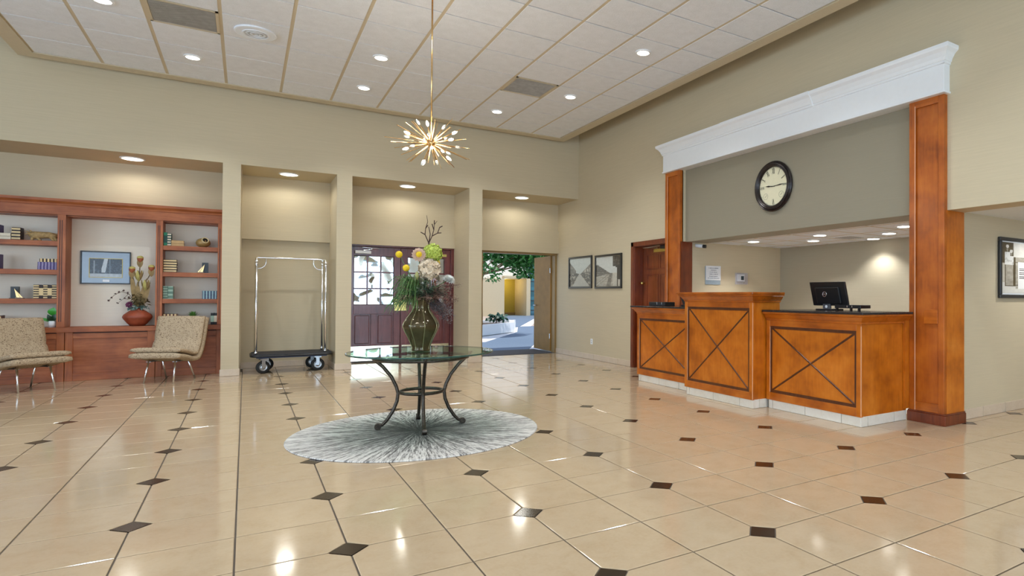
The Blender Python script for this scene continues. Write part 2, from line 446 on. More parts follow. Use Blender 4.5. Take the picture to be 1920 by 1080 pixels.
# desk recess
struct('floor_recess_bounce', B(5.9, 7.86, 3.56, 7.56, -.004, .004), plain('bounce_vinyl', (226, 226, 222), .5, var=.03))  # unseen pale floor, added to bounce lamp light onto the recess ceiling
struct('wall_recess', B(5.89, 8.1, 7.56, 7.7, 0, 2.3), wall_m)
struct('wall_recess', B(7.86, 8.1, 3.4, 7.6, 0, 2.3), wall_n)
# corridor wall with the big photograph
struct('wall_corridor', B(6.0, 12, 3.36, 3.56, 0, 2.4), wall_m)
struct('wall_corridor', B(12, 12.2, -6, 3.6, 0, 2.4), wall_m)
struct('ceiling', B(-7.2, 12.2, -6.2, 12.4, 5.0, 5.2), white_c)
# tiled baseboards
def bb_tiles(name, runs, mat=base_m, h=.105, L=.465):
    base = None
    for (kind, fixed, a, b, outward) in runs:
        g = MB()
        t = .012
        if kind == 'y': g.box(fixed-(t*.6 if outward < 0 else 0), fixed+(t*.6 if outward > 0 else 0), a, b, 0, h-.004)
        else: g.box(a, b, fixed-(t*.6 if outward < 0 else 0), fixed+(t*.6 if outward > 0 else 0), 0, h-.004)
        if base is None:
            base = struct(name, g, grout_l)
        else: obj('grout_strip', g, grout_l, base)
        p = a
        while p < b-.01:
            q = min(p+L, b)
            if b-q < .03: q = b
            s0, s1 = (fixed-t, fixed) if outward < 0 else (fixed, fixed+t)
            tb = B(s0, s1, p+.003, q-.003, .002, h) if kind == 'y' else B(p+.003, q-.003, s0, s1, .002, h)
            obj('tile', tb, mat, base, bevel=.003); p = q
    return base
bb_tiles('baseboard_right', [('y', XR, 9.0, 12.2, -1)])
bb_tiles('baseboard_back', [('x', YB+.035, -.06, 1.24, -1)])
for k, (a, b) in enumerate(((-.305, -.075), (1.245, 1.475), (3.445, 3.69))):
    bb_tiles('baseboard_pier', [('x', YF, a-.012, b+.012, -1), ('y', b, YF, YB+.02, 1)] + ([('y', a, YF, YB+.02, -1)] if k else []))
bb_tiles('baseboard_corridor', [('x', 3.36, 6.02, 9.0, -1)])

# ------------------------------------------------------------------ ceiling: hung grid of panels
CZ, CT = 4.334, .6828
def cX(c): return (c-3.3865)*CT
def cY(r): return (15.8342-r)*CT
RN = 21
x0, x1, y1, y0 = cX(0), cX(10.885), cY(.085), cY(RN)
mb = MB()
mb.box(-2.49, x0, y0, 10.95, CZ-.012, CZ+.22).box(x1, 5.285, y0, 10.95, CZ-.012, CZ+.22).box(x0, x1, y1, 10.95, CZ-.012, CZ+.22)
mb.box(x0, x1, y0, y1, CZ+.03, CZ+.2)
ceil = struct('ceiling', mb, tan_paint)
for c in range(0, 11):
    obj('grid_bar', B(cX(c)-.019, cX(c)+.019, y0, y1, CZ+.002, CZ+.02), tan_paint, ceil)
xb = MB()
xbm = plain('gap_shade_grey', (70, 66, 58), .6)  # shade in the thin panel gaps is put into this dark bar colour
for r in range(1, RN): obj('cross_bar', B(x0, x1, cY(r)-.012, cY(r)+.012, CZ+.022, CZ+.028), xbm, ceil)
def pan_me(w, d):
    mb = MB(); e = .003
    mb.add([(0, 0, .03), (w, 0, .03), (w, d, .03), (0, d, .03), (0, 0, 0), (w, 0, 0), (w, d, 0), (0, d, 0), (e, e, -.002), (w-e, e, -.002), (w-e, d-e, -.002), (e, d-e, -.002)],
           [(11, 10, 9, 8), (0, 1, 2, 3)]+[(a+k, a+(k+1) % 4, a+4+(k+1) % 4, a+4+k) for a in (0, 4) for k in range(4)])
    me = mesh_from(mb, 'ceiling_panel'); me.materials.append(panel_m); return me
GW, GD = .018, .009
pm = {(a, b): pan_me((CT if a else .885*CT)-2*GW, (CT if b else .915*CT)-2*GD) for a in (0, 1) for b in (0, 1)}
GR = {(2, 3), (8, 3)}
for c in range(0, 11):
    for r in range(0, RN):
        if (c, r) in GR: continue
        o = bpy.data.objects.new('ceiling_panel', pm[(int(c < 10), int(r > 0))]); COL.objects.link(o); o.parent = ceil
        o.location = (cX(c)+GW-ORG[ceil.name][0], cY(r+1)+GD-ORG[ceil.name][1], CZ-ORG[ceil.name][2])
grille_m = plain('grille_grey', (186, 186, 186), .6, var=.14, scale=14)
for k, (c, r) in enumerate(((2, 3), (8, 3))):
    a, b, p, q = cX(c)+GW, cX(c+1)-GW, cY(r+1)+GD, cY(r)-GD
    g = thing('return_grille', ['grey perforated air grille in the ceiling, beside the round speaker', 'grey air grille in the ceiling right of the gold chandelier, near the clock wall'][k], 'vent', ((a+b)/2, (p+q)/2, CZ), 0)
    mb = MB(); w = .028
    mb.box(a, b, p, p+w, CZ-.006, CZ+.02).box(a, b, q-w, q, CZ-.006, CZ+.02).box(a, a+w, p, q, CZ-.006, CZ+.02).box(b-w, b, p, q, CZ-.006, CZ+.02)
    obj('frame', mb, tan_paint, g); obj('backing', B(a+w, b-w, p+w, q-w, CZ+.008, CZ+.02), grille_m, g)
    mb = MB()
    for t in range(1, 60):
        xx = a+w+(b-a-2*w)*t/60; mb.box(xx-.0026, xx+.0026, p+w, q-w, CZ-.002, CZ+.008)
    obj('louver_set', mb, grille_m, g)['kind'] = 'stuff'
spx, spy = cX(3.49), cY(3.45)
sp = thing('ceiling_speaker', 'round white speaker with ringed grille flush in the ceiling', 'speaker', (spx, spy, CZ-.02))
obj('flange', MB().lathe([(.0, -.004), (.2, -.004), (.215, .0), (.215, .016), (0, .016)], (spx, spy, CZ-.02), 32), white_c, sp, smooth=False)
for k, r in enumerate((.03, .05, .07, .09, .11, .13)):
    obj('grille_ring', MB().tube([(spx+r*math.cos(a*PI/16), spy+r*math.sin(a*PI/16), CZ-.026) for a in range(32)], .0055, 6, True), grille_m if k % 2 == 0 else white_c, sp)
def downlight(name, label, x, y, z, R, mat, power, color, group, spot=150, blend=.7, dz=.03, pr=.06):
    t = thing(name, label, 'light', (x, y, z-.012), 0, group)
    ring = [(R, 0), (R+.02, .0), (R+.024, .006), (R+.024, .012), (R, .012)]
    mb = MB(); n = 24
    v = [(x+r*math.cos(2*PI*k/n), y+r*math.sin(2*PI*k/n), z-.012+h) for r, h in ring for k in range(n)]
    m = len(ring)
    mb.add(v, [(i*n+k, i*n+(k+1) % n, ((i+1) % m)*n+(k+1) % n, ((i+1) % m)*n+k) for i in range(m) for k in range(n)])
    obj('trim_ring', mb, white_m, t)
    obj('lens', MB().lathe([(0, -.004), (R*.9, -.003), (R, .002), (R, .01), (0, .01)], (x, y, z-.012), n), mat, t)
    d = bpy.data.lights.new('lamp_light', 'SPOT'); d.energy = power; d.color = color; d.spot_size = math.radians(spot); d.spot_blend = blend; d.shadow_soft_size = pr
    o = bpy.data.objects.new('lamp_light', d); COL.objects.link(o); o.parent = t; o.location = (0, 0, -dz)
    return t
WARM = (1, .93, .82)
DL = [(2.5, 1.5, 'recessed downlight nearest the left end of the back edge of the ceiling'), (1.5, 3.5, 'recessed downlight cut by the top edge of the frame, left of the grey grille'),
      (5.5, 3.5, 'recessed downlight left of the chandelier rod, front one of the pair'), (5.5, 1.5, 'recessed downlight above and left of the chandelier, back one of the pair'),
      (8.5, 1.5, 'recessed downlight just right of the chandelier by the back edge of the ceiling'), (9.5, 3.5, 'recessed downlight beside the smaller grey ceiling grille'),
      (9.5, 6.5, 'large looking recessed downlight high over the wall with the clock'),
      (1.5, 7.5, 'recessed ceiling downlight overhead, left column, over the middle of the lobby'), (5.5, 7.5, 'recessed ceiling downlight overhead, centre column, over the middle of the lobby'), (9.5, 9.5, 'recessed ceiling downlight overhead, right column, third back from the clock wall'),
      (5.5, 11.5, 'recessed ceiling downlight overhead, centre column, above the camera side'), (1.5, 11.5, 'recessed ceiling downlight overhead, left column, above the camera side'), (9.5, 12.5, 'recessed ceiling downlight overhead, right column, above the camera side'), (9.5, 15.5, 'recessed ceiling downlight overhead, right column, beside the rear windows'), (4.5, 15.5, 'recessed ceiling downlight overhead, centre column, beside the rear windows')]
PK = 1.0
for c, r, lab in DL:
    downlight('ceiling_downlight', lab, cX(c), cY(r), CZ-.006, .075, lamp_e, 175*PK, (.95, 1.0, 1.02), 'downlights in the grid ceiling', 122, .75)
SL = [(-1.407, 'wide soffit downlight over the bookcase'), (.581, 'wide soffit downlight over the luggage cart niche'), (2.449, 'wide soffit downlight over the mahogany double doors'), (4.643, 'wide soffit downlight over the courtyard opening')]
for x, lab in SL:
    downlight('soffit_downlight', lab, x, 11.535, SOF, .125, lamp_w, 32*PK, (1, .985, .90), 'downlights in the niche soffits', 172, .3, .04, .1)
NC = 2.104
niche_ceil = struct('ceiling_recess', B(6.2, 8.1, 3.4, 7.7, NC, NC+.2), white_c)
NL = [(6.56, 6.87, 'first of the desk recess downlights from the left'), (7.17, 6.22, 'desk recess downlight over the back wall, left one'), (6.62, 5.63, 'desk recess downlight at the middle near the header'), (7.62, 5.50, 'desk recess downlight nearest the back wall, washing it'), (7.15, 4.92, 'desk recess downlight second from the wood post'), (6.60, 4.33, 'desk recess downlight next to the right wood post')]
for x, y, lab in NL:
    downlight('recess_downlight', lab, x, y, NC, .085, lamp_e, 82*PK, (1, 1.0, 1.0), 'downlights over the front desk', 118, .6)
mb = MB()
for t in range(7): mb.box(7.1, 7.4, 5.5+t*.04, 5.52+t*.04, NC-.006, NC+.001)
for yy in (3.9, 4.6, 5.2, 5.85, 6.5, 7.1): obj('grid_bar', B(6.2, 7.86, yy-.008, yy+.008, NC-.003, NC+.002), tan_paint, niche_ceil)
for xx in (6.3, 6.9, 7.5): obj('grid_bar', B(xx-.008, xx+.008, 3.66, 7.55, NC-.003, NC+.002), tan_paint, niche_ceil)
tag(obj('ceiling_vent', mb, grille_m), 'small dark slotted vent in the white ceiling over the front desk', 'vent')
corr_ceil = struct('ceiling_corridor', B(6.0, 12.2, -6.2, 3.56, 2.118, 2.3), white_c)
for k, (x, y) in enumerate(((7.5, 2.75), (7.6, .6), (9.8, 2.4), (8.2, -2))):
    downlight('corridor_downlight', ['recessed downlight washing the wall above the cotton bale photograph', 'recessed corridor downlight %s'%'over the corridor middle', 'recessed corridor downlight %s'%'far along the corridor', 'recessed corridor downlight %s'%'over the corridor rear'][k], x, y, 2.118, .085, lamp_e, 74*PK, (1, 1.0, .98), 'downlights in the corridor', 160, .5)

# ------------------------------------------------------------------ white crown cornice over the desk
FX = 5.60
cor = struct('trim_1', B(FX, XR+.08, 3.262, 7.95, 3.225, 3.64), white_m, bevel=.004)
obj('lower_bead', B(FX-.012, XR+.05, 3.25, 7.962, 3.222, 3.245), white_m, cor, bevel=.006)
def crown(y0, y1, d, ml, mr):
    P = [(0, 3.50), (-.012, 3.505), (-.012, 3.525), (-.02, 3.53), (-.03, 3.56), (-.055, 3.60), (-.085, 3.625), (-.09, 3.64), (-.09, 3.665), (.1, 3.665), (.1, 3.5)]
    v = []; n = len(P)
    for yy, sgn, mi in ((y0, -1, ml), (y1, 1, mr)):
        v += [(FX-d+px, yy+(sgn*(-px) if mi and px < 0 else 0), z) for px, z in P]
    return MB().add(v, [tuple(range(n)), tuple(range(n, 2*n))[::-1]]+[(i, (i+1) % n, n+(i+1) % n, n+i) for i in range(n)])
obj('crown_moulding', crown(6.44, 7.955, 0, False, True), white_m, cor)
obj('crown_moulding', crown(4.86, 6.44, .012, False, False), white_m, cor)
obj('crown_moulding', crown(3.26, 4.86, 0, True, False), white_m, cor)
def crown_return(y, s):
    P = [(0, 3.50), (.012, 3.505), (.012, 3.525), (.02, 3.53), (.03, 3.56), (.055, 3.60), (.085, 3.625), (.09, 3.64), (.09, 3.665), (-.05, 3.665), (-.05, 3.5)]
    n = len(P)
    v = [(FX-max(px, 0), y+s*px, z) for px, z in P]+[(XR, y+s*px, z) for px, z in P]
    return MB().add(v, [tuple(range(n)), tuple(range(n, 2*n))[::-1]]+[(i, (i+1) % n, n+(i+1) % n, n+i) for i in range(n)])
obj('crown_return', crown_return(3.262, -1), white_m, cor); obj('crown_return', crown_return(7.95, 1), white_m, cor)

# ------------------------------------------------------------------ wood posts
def post(label, ya, yb, bottom, side):
    t = thing('wood_post', label, 'post', (5.66, (ya+yb)/2, bottom))
    z0, z1, f = bottom, 3.224, 5.645
    st = .062
    obj('stile', B(f, XR+.02, ya, ya+st, z0, z1), dP, t, bevel=.004); obj('stile', B(f, XR+.02, yb-st, yb, z0, z1), dP, t, bevel=.004)
    obj('panel', B(f+.022, XR+.02, ya+st, yb-st, z0, z1-.05), dP, t)
    obj('rail', B(f+.002, XR+.02, ya+st, yb-st, z1-.07, z1), dWy, t)
    obj('worn_edge', B(f-.0015, f+.004, yb-st-.006, yb-st+.001, z0+.02, z1-.05), pale_edge, t)
    return t
p = post('tall cherry wood post at the right end of the front desk, meeting the corridor', 3.285, 3.655, 0.0, 1)
obj('plinth', MB().box(5.628, 6.0, 3.262, 3.668, 0, .10).box(5.634, 5.996, 3.268, 3.664, .1, .115), dRed, p, bevel=.004)
obj('side_cladding', B(5.688, 6.0, 3.2835, 3.365, .1, 2.094), dW, p)
obj('side_cladding', B(XR+.02, 6.0, 3.5, 3.658, .1, 2.094), dP, p)
obj('rail', B(5.648, 5.69, 3.347, 3.593, .10, .20), dWy, p)
obj('block', B(5.645, 5.69, 3.35, 3.497, .985, 1.128), dWy, p, bevel=.003)
p2 = post('tall cherry wood post at the left end of the front desk, beside the office door', 7.56, 7.948, 0.0, -1)
obj('return_panel', B(5.665, 5.888, 7.545, 7.56, 0, 2.104), dRed, p2)

# ------------------------------------------------------------------ front desk units
def desk(label, fx, ya, yb, ztop, stone, back, ov, oa=.07, ea=1, eb=1):
    t = thing('reception_desk', label, 'desk', (fx, (ya+yb)/2, 0))
    zb, zm = .095, ztop-.105
    # carcass hidden behind the front frame
    obj('carcass', B(fx+.02, back, ya+.012, yb-.012, zb, zm), dW, t)
    sw = .058
    obj('stile', B(fx, fx+.03, yb-sw, yb, zb, zm), dW, t, bevel=.004)
    obj('stile', B(fx, fx+.03, ya, ya+sw, zb, zm), dW, t, bevel=.004)
    zr0, zr1 = zb+.085, zm-.075
    obj('rail', B(fx+.001, fx+.03, ya+sw, yb-sw, zb, zr0), dWy, t, bevel=.003)
    obj('rail', B(fx+.001, fx+.03, ya+sw, yb-sw, zr1, zm), dWy, t, bevel=.003)
    a, b = ya+sw, yb-sw
    obj('panel', B(fx+.014, fx+.03, a, b, zr0, zr1), dW, t)
    fl = .03; fm = MB()
    fm.box(fx+.006, fx+.015, a, b, zr0, zr0+fl).box(fx+.006, fx+.015, a, b, zr1-fl, zr1).box(fx+.006, fx+.015, a, a+fl*.7, zr0+fl, zr1-fl).box(fx+.006, fx+.015, b-fl*.7, b, zr0+fl, zr1-fl)
    obj('fillet_frame', fm, dDark, t)
    for s in (0, 1):
        y0, y1 = (a+.02, b-.02) if s else (b-.02, a+.02)
        d = Vector((y1-y0, zr1-zr0-.05)); n = Vector((-d.y, d.x)).normalized()*.011; m = n*.35
        P = [(y0+n.x, zr0+.025+n.y), (y0-n.x, zr0+.025-n.y), (y1-n.x, zr1-.025-n.y), (y1+n.x, zr1-.025+n.y)]
        Q = [(y0+m.x, zr0+.025+m.y), (y0-m.x, zr0+.025-m.y), (y1-m.x, zr1-.025-m.y), (y1+m.x, zr1-.025+m.y)]
        mb = MB().add([(fx+.0145, u, w) for u, w in P]+[(fx+.007-.001*s, u, w) for u, w in Q], [(0, 1, 2, 3), (4, 5, 6, 7)]+[(k, (k+1) % 4, 4+(k+1) % 4, 4+k) for k in range(4)])
        obj('cross_moulding', mb, dDark, t)
    obj('worn_edge', B(fx-.0015, fx+.004, ya-.0015, ya+.005, zb+.01, zm-.03), pale_edge, t)
    obj('worn_edge', B(fx-.001, fx+.004, b-.003, b+.003, zb+.09, zr1-.01), pale_edge, t)
    # stepped moulding under the top
    prof = [(0, zm-.012), (-.008, zm-.008), (-.008, zm+.008), (-.02, zm+.02), (-.045, zm+.055), (-.062, zm+.066), (-.062, zm+.082), (0, zm+.082)]
    n = len(prof)
    def ring(sy, y): return [(fx+px, y+sy*(-px)*(eb if sy > 0 else ea), z) for px, z in prof]
    v = ring(1, yb)+ring(-1, ya)+[(back, ya+px*ea, z) for px, z in prof]
    f = [(i, i+1, n+i+1, n+i) for i in range(n-1)]+[(n+i, n+i+1, 2*n+i+1, 2*n+i) for i in range(n-1)]
    mb = MB().add(v, f)
    v2 = ring(1, yb)+[(back, yb-px*eb, z) for px, z in prof]
    mb.add(v2, [(i, i+1, n+i+1, n+i) for i in range(n-1)])
    mb.box(fx, back, ya, yb, zm-.012, zm+.082)
    obj('moulding', mb, dWy, t)
    if stone: obj('countertop', B(fx-.075, back, ya-oa, yb+ov, ztop-.022, ztop), granite, t, bevel=.004)
    else: obj('top_board', B(fx-.075, back, ya-oa, yb+ov, ztop-.023, ztop), dWy, t, bevel=.004)
    # toe kick of white tiles
    kx = fx+.012
    kick = obj('toe_kick', B(kx+.006, back, ya+.02, yb-.02, 0, .1), grout_l, t)
    y = yb-.028
    first = True
    while y > ya+.03:
        L = .06 if first else .465
        e = max(y-L, ya+.012)
        obj('tile', B(kx, kx+.01, e+.003, y-.003, .002, .098), kick_m, kick, bevel=.002); y = e; first = False
    x = kx
    first = True
    while x < back-.05:
        L = .1 if first else .42
        e = min(x+L, back)
        obj('tile', B(x+.003, e-.003, ya+.006, ya+.02, .002, .098), kick_m, kick, bevel=.002); x = e; first = False
    return t
desk('low cherry wood desk unit at the far left end with dark stone top', 4.858, 6.174, 7.54, 1.103, True, 5.68, .08, .0, 0, 1)
desk('tall cherry wood desk unit in the middle of the front desk with plain wood top', 4.70, 4.93, 6.172, 1.295, False, 5.13, .09)
d3 = desk('wide low cherry wood desk unit on the right carrying the computer monitor', 4.905, 3.672, 4.927, 1.098, True, 5.64, .0, .07, 1, 0)
obj('end_stile', B(5.58, 5.70, 3.656, 3.68, .12, 1.07), dW, d3)
# office doorway at the far left of the desk
t = thing('office_door', 'brown six panel wooden door ajar behind the front desk with brass knob', 'door', (5.87, 8.4, 0))
lx = 5.868
obj('leaf', B(lx, lx+.045, 8.0, 8.91, .01, 2.1), officeW, t)
for (a, b) in ((8.46, 8.77), (8.07, 8.38)):
    for (z0, z1) in ((1.73, 1.95), (.95, 1.61), (.15, .83)):
        f = MB(); w = .018
        f.box(lx-.006, lx+.002, a-w, b+w, z0-w, z0).box(lx-.006, lx+.002, a-w, b+w, z1, z1+w).box(lx-.006, lx+.002, a-w, a, z0, z1).box(lx-.006, lx+.002, b, b+w, z0, z1)
        pnl = obj('panel', MB().box(lx-.002, lx+.004, a+.02, b-.02, z0+.02, z1-.02), officeW, t, bevel=.006)
        obj('panel_moulding', f, dRed, pnl)
obj('knob', MB().ball((lx-.055, 8.87, 1.475), .03, 12, 8).tube([(lx, 8.87, 1.475), (lx-.04, 8.87, 1.475)], .012), brass, t, smooth=True)
obj('sign_plate', B(lx-.012, lx-.004, 8.10, 8.58, 2.0, 2.055), brass, t, label='blank brass plate high on the door')
cl = obj('closer_body', B(lx-.06, lx, 8.05, 8.32, 2.045, 2.1), black_p, t, bevel=.006)
obj('closer_arm', MB().tube([(lx-.07, 8.30, 2.095), (lx-.1, 8.78, 2.085), (lx-.05, 8.4, 2.065)], .008), chrome, cl)
fr = MB()
fr.box(XR-.03, XR, 8.94, 9.02, 0, 2.19).box(XR-.03, XR, 7.95, 9.02, 2.11, 2.19)
fr.box(XR-.012, 5.92, 8.92, 8.952, 0, 2.12).box(XR-.012, 5.92, 7.95, 8.95, 2.105, 2.125)
struct('door_1', fr, dRed, bevel=.004)
struct('wall_office', B(5.95, 6.02, 7.7, 9.0, 0, 2.3), dRed)

# ------------------------------------------------------------------ mahogany double doors
fr = MB()
fr.box(1.46, 3.45, 12.06, 12.2, 2.135, 2.175).box(3.385, 3.45, 12.06, 12.2, 0, 2.14).box(1.46, 1.52, 12.06, 12.2, 0, 2.14)
struct('door_2', fr, doorW, bevel=.004)
for k in (0, 1):
    x0, x1 = ((1.525, 2.452) if k == 0 else (2.462, 3.382))
    t = thing('glazed_door', ['mahogany door with nine panes, left leaf of the pair, white closer on top', 'mahogany door with nine panes, right leaf mostly behind the flowers'][k], 'door', ((x0+x1)/2, 12.12, 0))
    ya, yb = 12.10, 12.15
    gx0, gx1 = (1.645, 2.335) if k == 0 else (2.58, 3.27)
    gz0, gz1 = 1.06, 1.965
    for a, b in ((x0, gx0), (gx1, x1)): obj('stile', B(a, b, ya, yb, .01, 2.13), doorW, t, bevel=.003)
    for a, b in ((gz1, 2.13), (.89, gz0), (.02, .32)): obj('rail', B(gx0, gx1, ya+.001, yb, a, b), doorW, t, bevel=.003)
    pw = (gx1-gx0)/3; ph = (gz1-gz0)/3
    for i in range(3):
        for j in range(3):
            obj('pane', B(gx0+i*pw+.012, gx0+(i+1)*pw-.012, ya+.02, ya+.026, gz0+j*ph+.012, gz0+(j+1)*ph-.012), pane_m, t)
    for i in (1, 2): obj('muntin', B(gx0+i*pw-.014, gx0+i*pw+.014, ya+.004, yb-.004, gz0, gz1), doorW, t, bevel=.003)
    for j in (1, 2): obj('muntin', B(gx0, gx1, ya+.006, yb-.006, gz0+j*ph-.014, gz0+j*ph+.014), doorW, t, bevel=.003)
    mx = (gx0+gx1)/2
    obj('muntin', B(mx-.05, mx+.05, ya+.002, yb, .32, .89), doorW, t, bevel=.003)
    for a, b in ((gx0, mx-.05), (mx+.05, gx1)):
        obj('panel', B(a+.025, b-.025, ya+.012, yb-.01, .345, .865), doorW, t, bevel=.01)
        obj('panel_back', B(a, b, ya+.026, yb-.012, .32, .89), doorW, t)
    obj('kick_plate', B(x0+.02, x1-.02, ya-.004, ya+.002, .03, .30), plain('pale_brass', (226, 218, 190), .16, 1), t, label='polished brass kick plate')
    px = x1-.1 if k == 0 else x0
    obj('push_plate', B(px, px+.1, ya-.004, ya+.002, .95, 1.16), brass, t, label='brass push plate')
    if k == 0:
        c = obj('closer_body', B(1.66, 1.93, ya-.055, ya, 2.0, 2.055), white_m, t, bevel=.008, label='pale door closer')
        obj('closer_arm', MB().tube([(1.8, ya-.06, 2.06), (2.06, ya-.09, 2.10), (1.78, ya-.04, 2.115)], .009), chrome, c)
    else: obj('label_plate', B(3.13, 3.31, ya-.004, ya+.002, 2.0, 2.05), brass, t)
struct('wall_service', B(1.3, 3.7, 12.36, 12.42, 0, 2.3), black_p)

# ------------------------------------------------------------------ courtyard opening and what lies beyond
fr = MB()
fr.box(5.66, 5.72, 12.12, 12.3, 0, 2.2).box(3.98, 4.03, 12.06, 12.3, 0, 2.2).box(4.0, 5.72, 12.09, 12.3, 2.13, 2.2)
olive = plain('olive_tan_paint', (150, 122, 74), .45, var=.05)
struct('door_3', fr, olive)
struct('wall_back', MB().box(4.0, 5.74, 12.1, 12.38, 2.175, 2.64).box(5.71, 5.9, 12.3, 12.4, 0, 3.3), wall_m)
t = thing('courtyard_door', 'olive brown solid door swung open against the courtyard side', 'door', (5.66, 12.7, 0))
obj('leaf', B(5.635, 5.68, 12.3, 13.2, .03, 2.13), plain('door_olive', (156, 116, 52), .6, var=.12, scale=6), t, bevel=.003)
obj('handle', MB().tube([(5.635, 13.1, 1.03), (5.58, 13.1, 1.03), (5.58, 12.98, 1.03)], .011), brushed, t)
obj('hinge', MB().tube([(5.628, 12.31, 1.75), (5.628, 12.31, 1.86)], .012), brushed, t); obj('hinge', MB().tube([(5.628, 12.31, .3), (5.628, 12.31, .41)], .012), brushed, t)
mat_m = plain('dark_grey_carpet', (74, 72, 72), .95, var=.2, scale=90)
struct('floor_threshold', B(3.7, 5.66, 12.12, 13.25, -.1, .004), mat_m)
conc = plain('pale_concrete', (226, 226, 226), .85, var=.04, scale=4)  # concrete; the sunlit patches of ground are drawn by its pale colour
bluec = plain('sky_shade_paving', (98, 116, 136), .85, var=.14, scale=30)  # blue of skylit shade on the path, put into the paving colour
brick_p = plain('rose_paving', (176, 160, 146), .85, var=.1, scale=12)
struct('ground_courtyard', B(-4, 45, 13.2, 60, -.3, -.02), conc)
def strip(name, P, m, z=.0):
    struct(name, MB().prism(P, 'z', -.019, z), m)
strip('path', [(2.5, 13.22), (5.5, 13.22), (6.5, 15.1), (8.2, 17.6), (12.6, 23.6), (9.3, 23.4), (7.88, 19.9), (5.4, 15.9), (2.5, 15.5)], bluec)
strip('path', [(8.6, 22.6), (9.4, 23.5), (13.2, 31), (17, 38.3), (14, 38.2), (12.8, 34.3), (9.3, 26.3)], bluec, .002)
strip('pavement', [(9.9, 23.5), (13, 23.6), (17, 31), (20, 38.4), (17.3, 38.4), (13.6, 31.2)], brick_p)
strip('pavement', [(7.5, 26.5), (9.1, 26.5), (12.5, 34.3), (13.8, 38.2), (6, 38.2)], brick_p)
t = thing('planter', 'low white curbed planter bed in the courtyard', 'planter', (6.9, 20.5, 0))
for P, a in (([(5.0, 17.3), (7.79, 19.93)], 0), ([(7.79, 19.93), (8.65, 22.2)], 1), ([(8.65, 22.2), (5.0, 22.2)], 2)):
    (ax, ay), (bx, by) = P; d = Vector((bx-ax, by-ay, 0)).normalized(); n = Vector((-d.y, d.x, 0))*.18
    obj('curb', MB().prism([(ax, ay), (bx, by), (bx+n.x, by+n.y), (ax+n.x, ay+n.y)], 'z', 0, .33), white_m, t)
obj('soil', MB().prism([(5.0, 17.5), (7.7, 20.1), (8.5, 22.1), (5.0, 22.1)], 'z', 0, .24), plain('soil', (70, 58, 46), .95), t)
def leaf_cluster(n, cen, ext, L, w, seed):
    rd = random.Random(seed); mb = MB()
    for k in range(n):
        while True:
            q = Vector((rd.uniform(-1, 1), rd.uniform(-1, 1), rd.uniform(-1, 1)))
            if q.length < 1: break
        b = Vector(cen)+Vector((q.x*ext[0], q.y*ext[1], q.z*ext[2]))
        d = Vector((rd.uniform(-1, 1), rd.uniform(-1, 1), rd.uniform(-.9, .3))).normalized()*L*rd.uniform(.7, 1.3)
        mb.leaf(b, b+d, w, Vector((rd.uniform(-1, 1), rd.uniform(-1, 1), rd.uniform(.2, 1))).normalized(), .01)
    return mb
green = plain('tree_leaf', (58, 122, 52), .5, var=.35, scale=5)
t = thing('courtyard_tree', 'leafy green tree hanging over the courtyard planter', 'tree', (6.3, 18.6, .2))
tr = MB(); tr.tube([(6.16, 18.6, .2), (6.14, 18.6, 1.6), (6.25, 18.5, 2.6), (6.4, 18.4, 4)], [.07, .06, .055, .05], 10)
obj('trunk', tr, plain('bark', (120, 96, 70), .9, var=.3, scale=25), t)
br = MB()
for a in ((7.0, 17.6, 2.6), (7.6, 18.2, 2.9), (6.6, 16.9, 2.4), (6.0, 17.0, 2.3), (7.9, 17.6, 2.6)): br.tube([(6.17, 18.57, 1.9), ((6.2+a[0])/2, (18.6+a[1])/2, 2.15), a], [.03, .022, .008], 6)
obj('branch', br, MATS['bark'], t)
fo = leaf_cluster(2600, (6.9, 17.6, 2.75), (1.15, 1.1, .62), .17, .045, 4)
for m in (leaf_cluster(420, (7.2, 17.5, 2.15), (.5, .6, .38), .15, .04, 5), leaf_cluster(130, (5.95, 17.2, 1.95), (.35, .5, .32), .13, .035, 6), leaf_cluster(1500, (7, 17.8, 3.8), (1.6, 1.4, .8), .2, .05, 7)): fo.add(m.v, m.f)
obj('foliage', fo, green, t)['kind'] = 'stuff'
t = thing('planter_shrub', 'small dark green leafy plant in the courtyard planter', 'plant', (7.3, 20.4, .24))
obj('stem', MB().tube([(7.3, 20.4, .24), (7.32, 20.4, .5)], .02), MATS['bark'], t)
obj('foliage', leaf_cluster(60, (7.35, 20.45, .5), (.35, .35, .14), .2, .06, 8), plain('shrub_leaf', (30, 70, 50), .5), t)['kind'] = 'stuff'
stucco = plain('stucco', (206, 190, 158), .9, var=.03)
t = thing('courtyard_building', 'tan stucco building with a yellow lit alcove across the courtyard', 'building', (13, 37, 0))
obj('wall', B(-2, 13.4, 36, 38.5, 0, 2.33), stucco, t)
obj('pillar', B(14.86, 15.12, 36, 38.5, 0, 2.5), stucco, t)
obj('alcove_wall', MB().box(13.4, 15.1, 38, 38.5, 0, 2.5), plain('yellow_lit_stucco', (186, 164, 70), .9), t)  # yellow light in the alcove is also put into this wall's colour
obj('alcove_base', MB().box(13.4, 14.9, 37.9, 38.05, 0, .16), olive, t)
obj('upper_wall', B(-2, 15.12, 36.4, 38.5, 2.34, 9), plain('white_stucco', (240, 236, 226), .9), t)
obj('alcove_roof', B(13.4, 15.1, 36, 38.5, 2.36, 2.5), stucco, t)
gl = obj('glass_facade', B(15.12, 20, 36.6, 36.7, 0, 9), plain('blue_glass', (70, 128, 150), .08, .3), t)
for k in range(12): obj('mullion', B(15.12, 20, 36.5, 36.62, .3+k*.62, .36+k*.62), plain('dark_mullion', (40, 60, 74), .4), gl)
for k in range(4): obj('mullion', B(15.3+k*.5, 15.36+k*.5, 36.5, 36.62, 0, 9), MATS['dark_mullion'], gl)
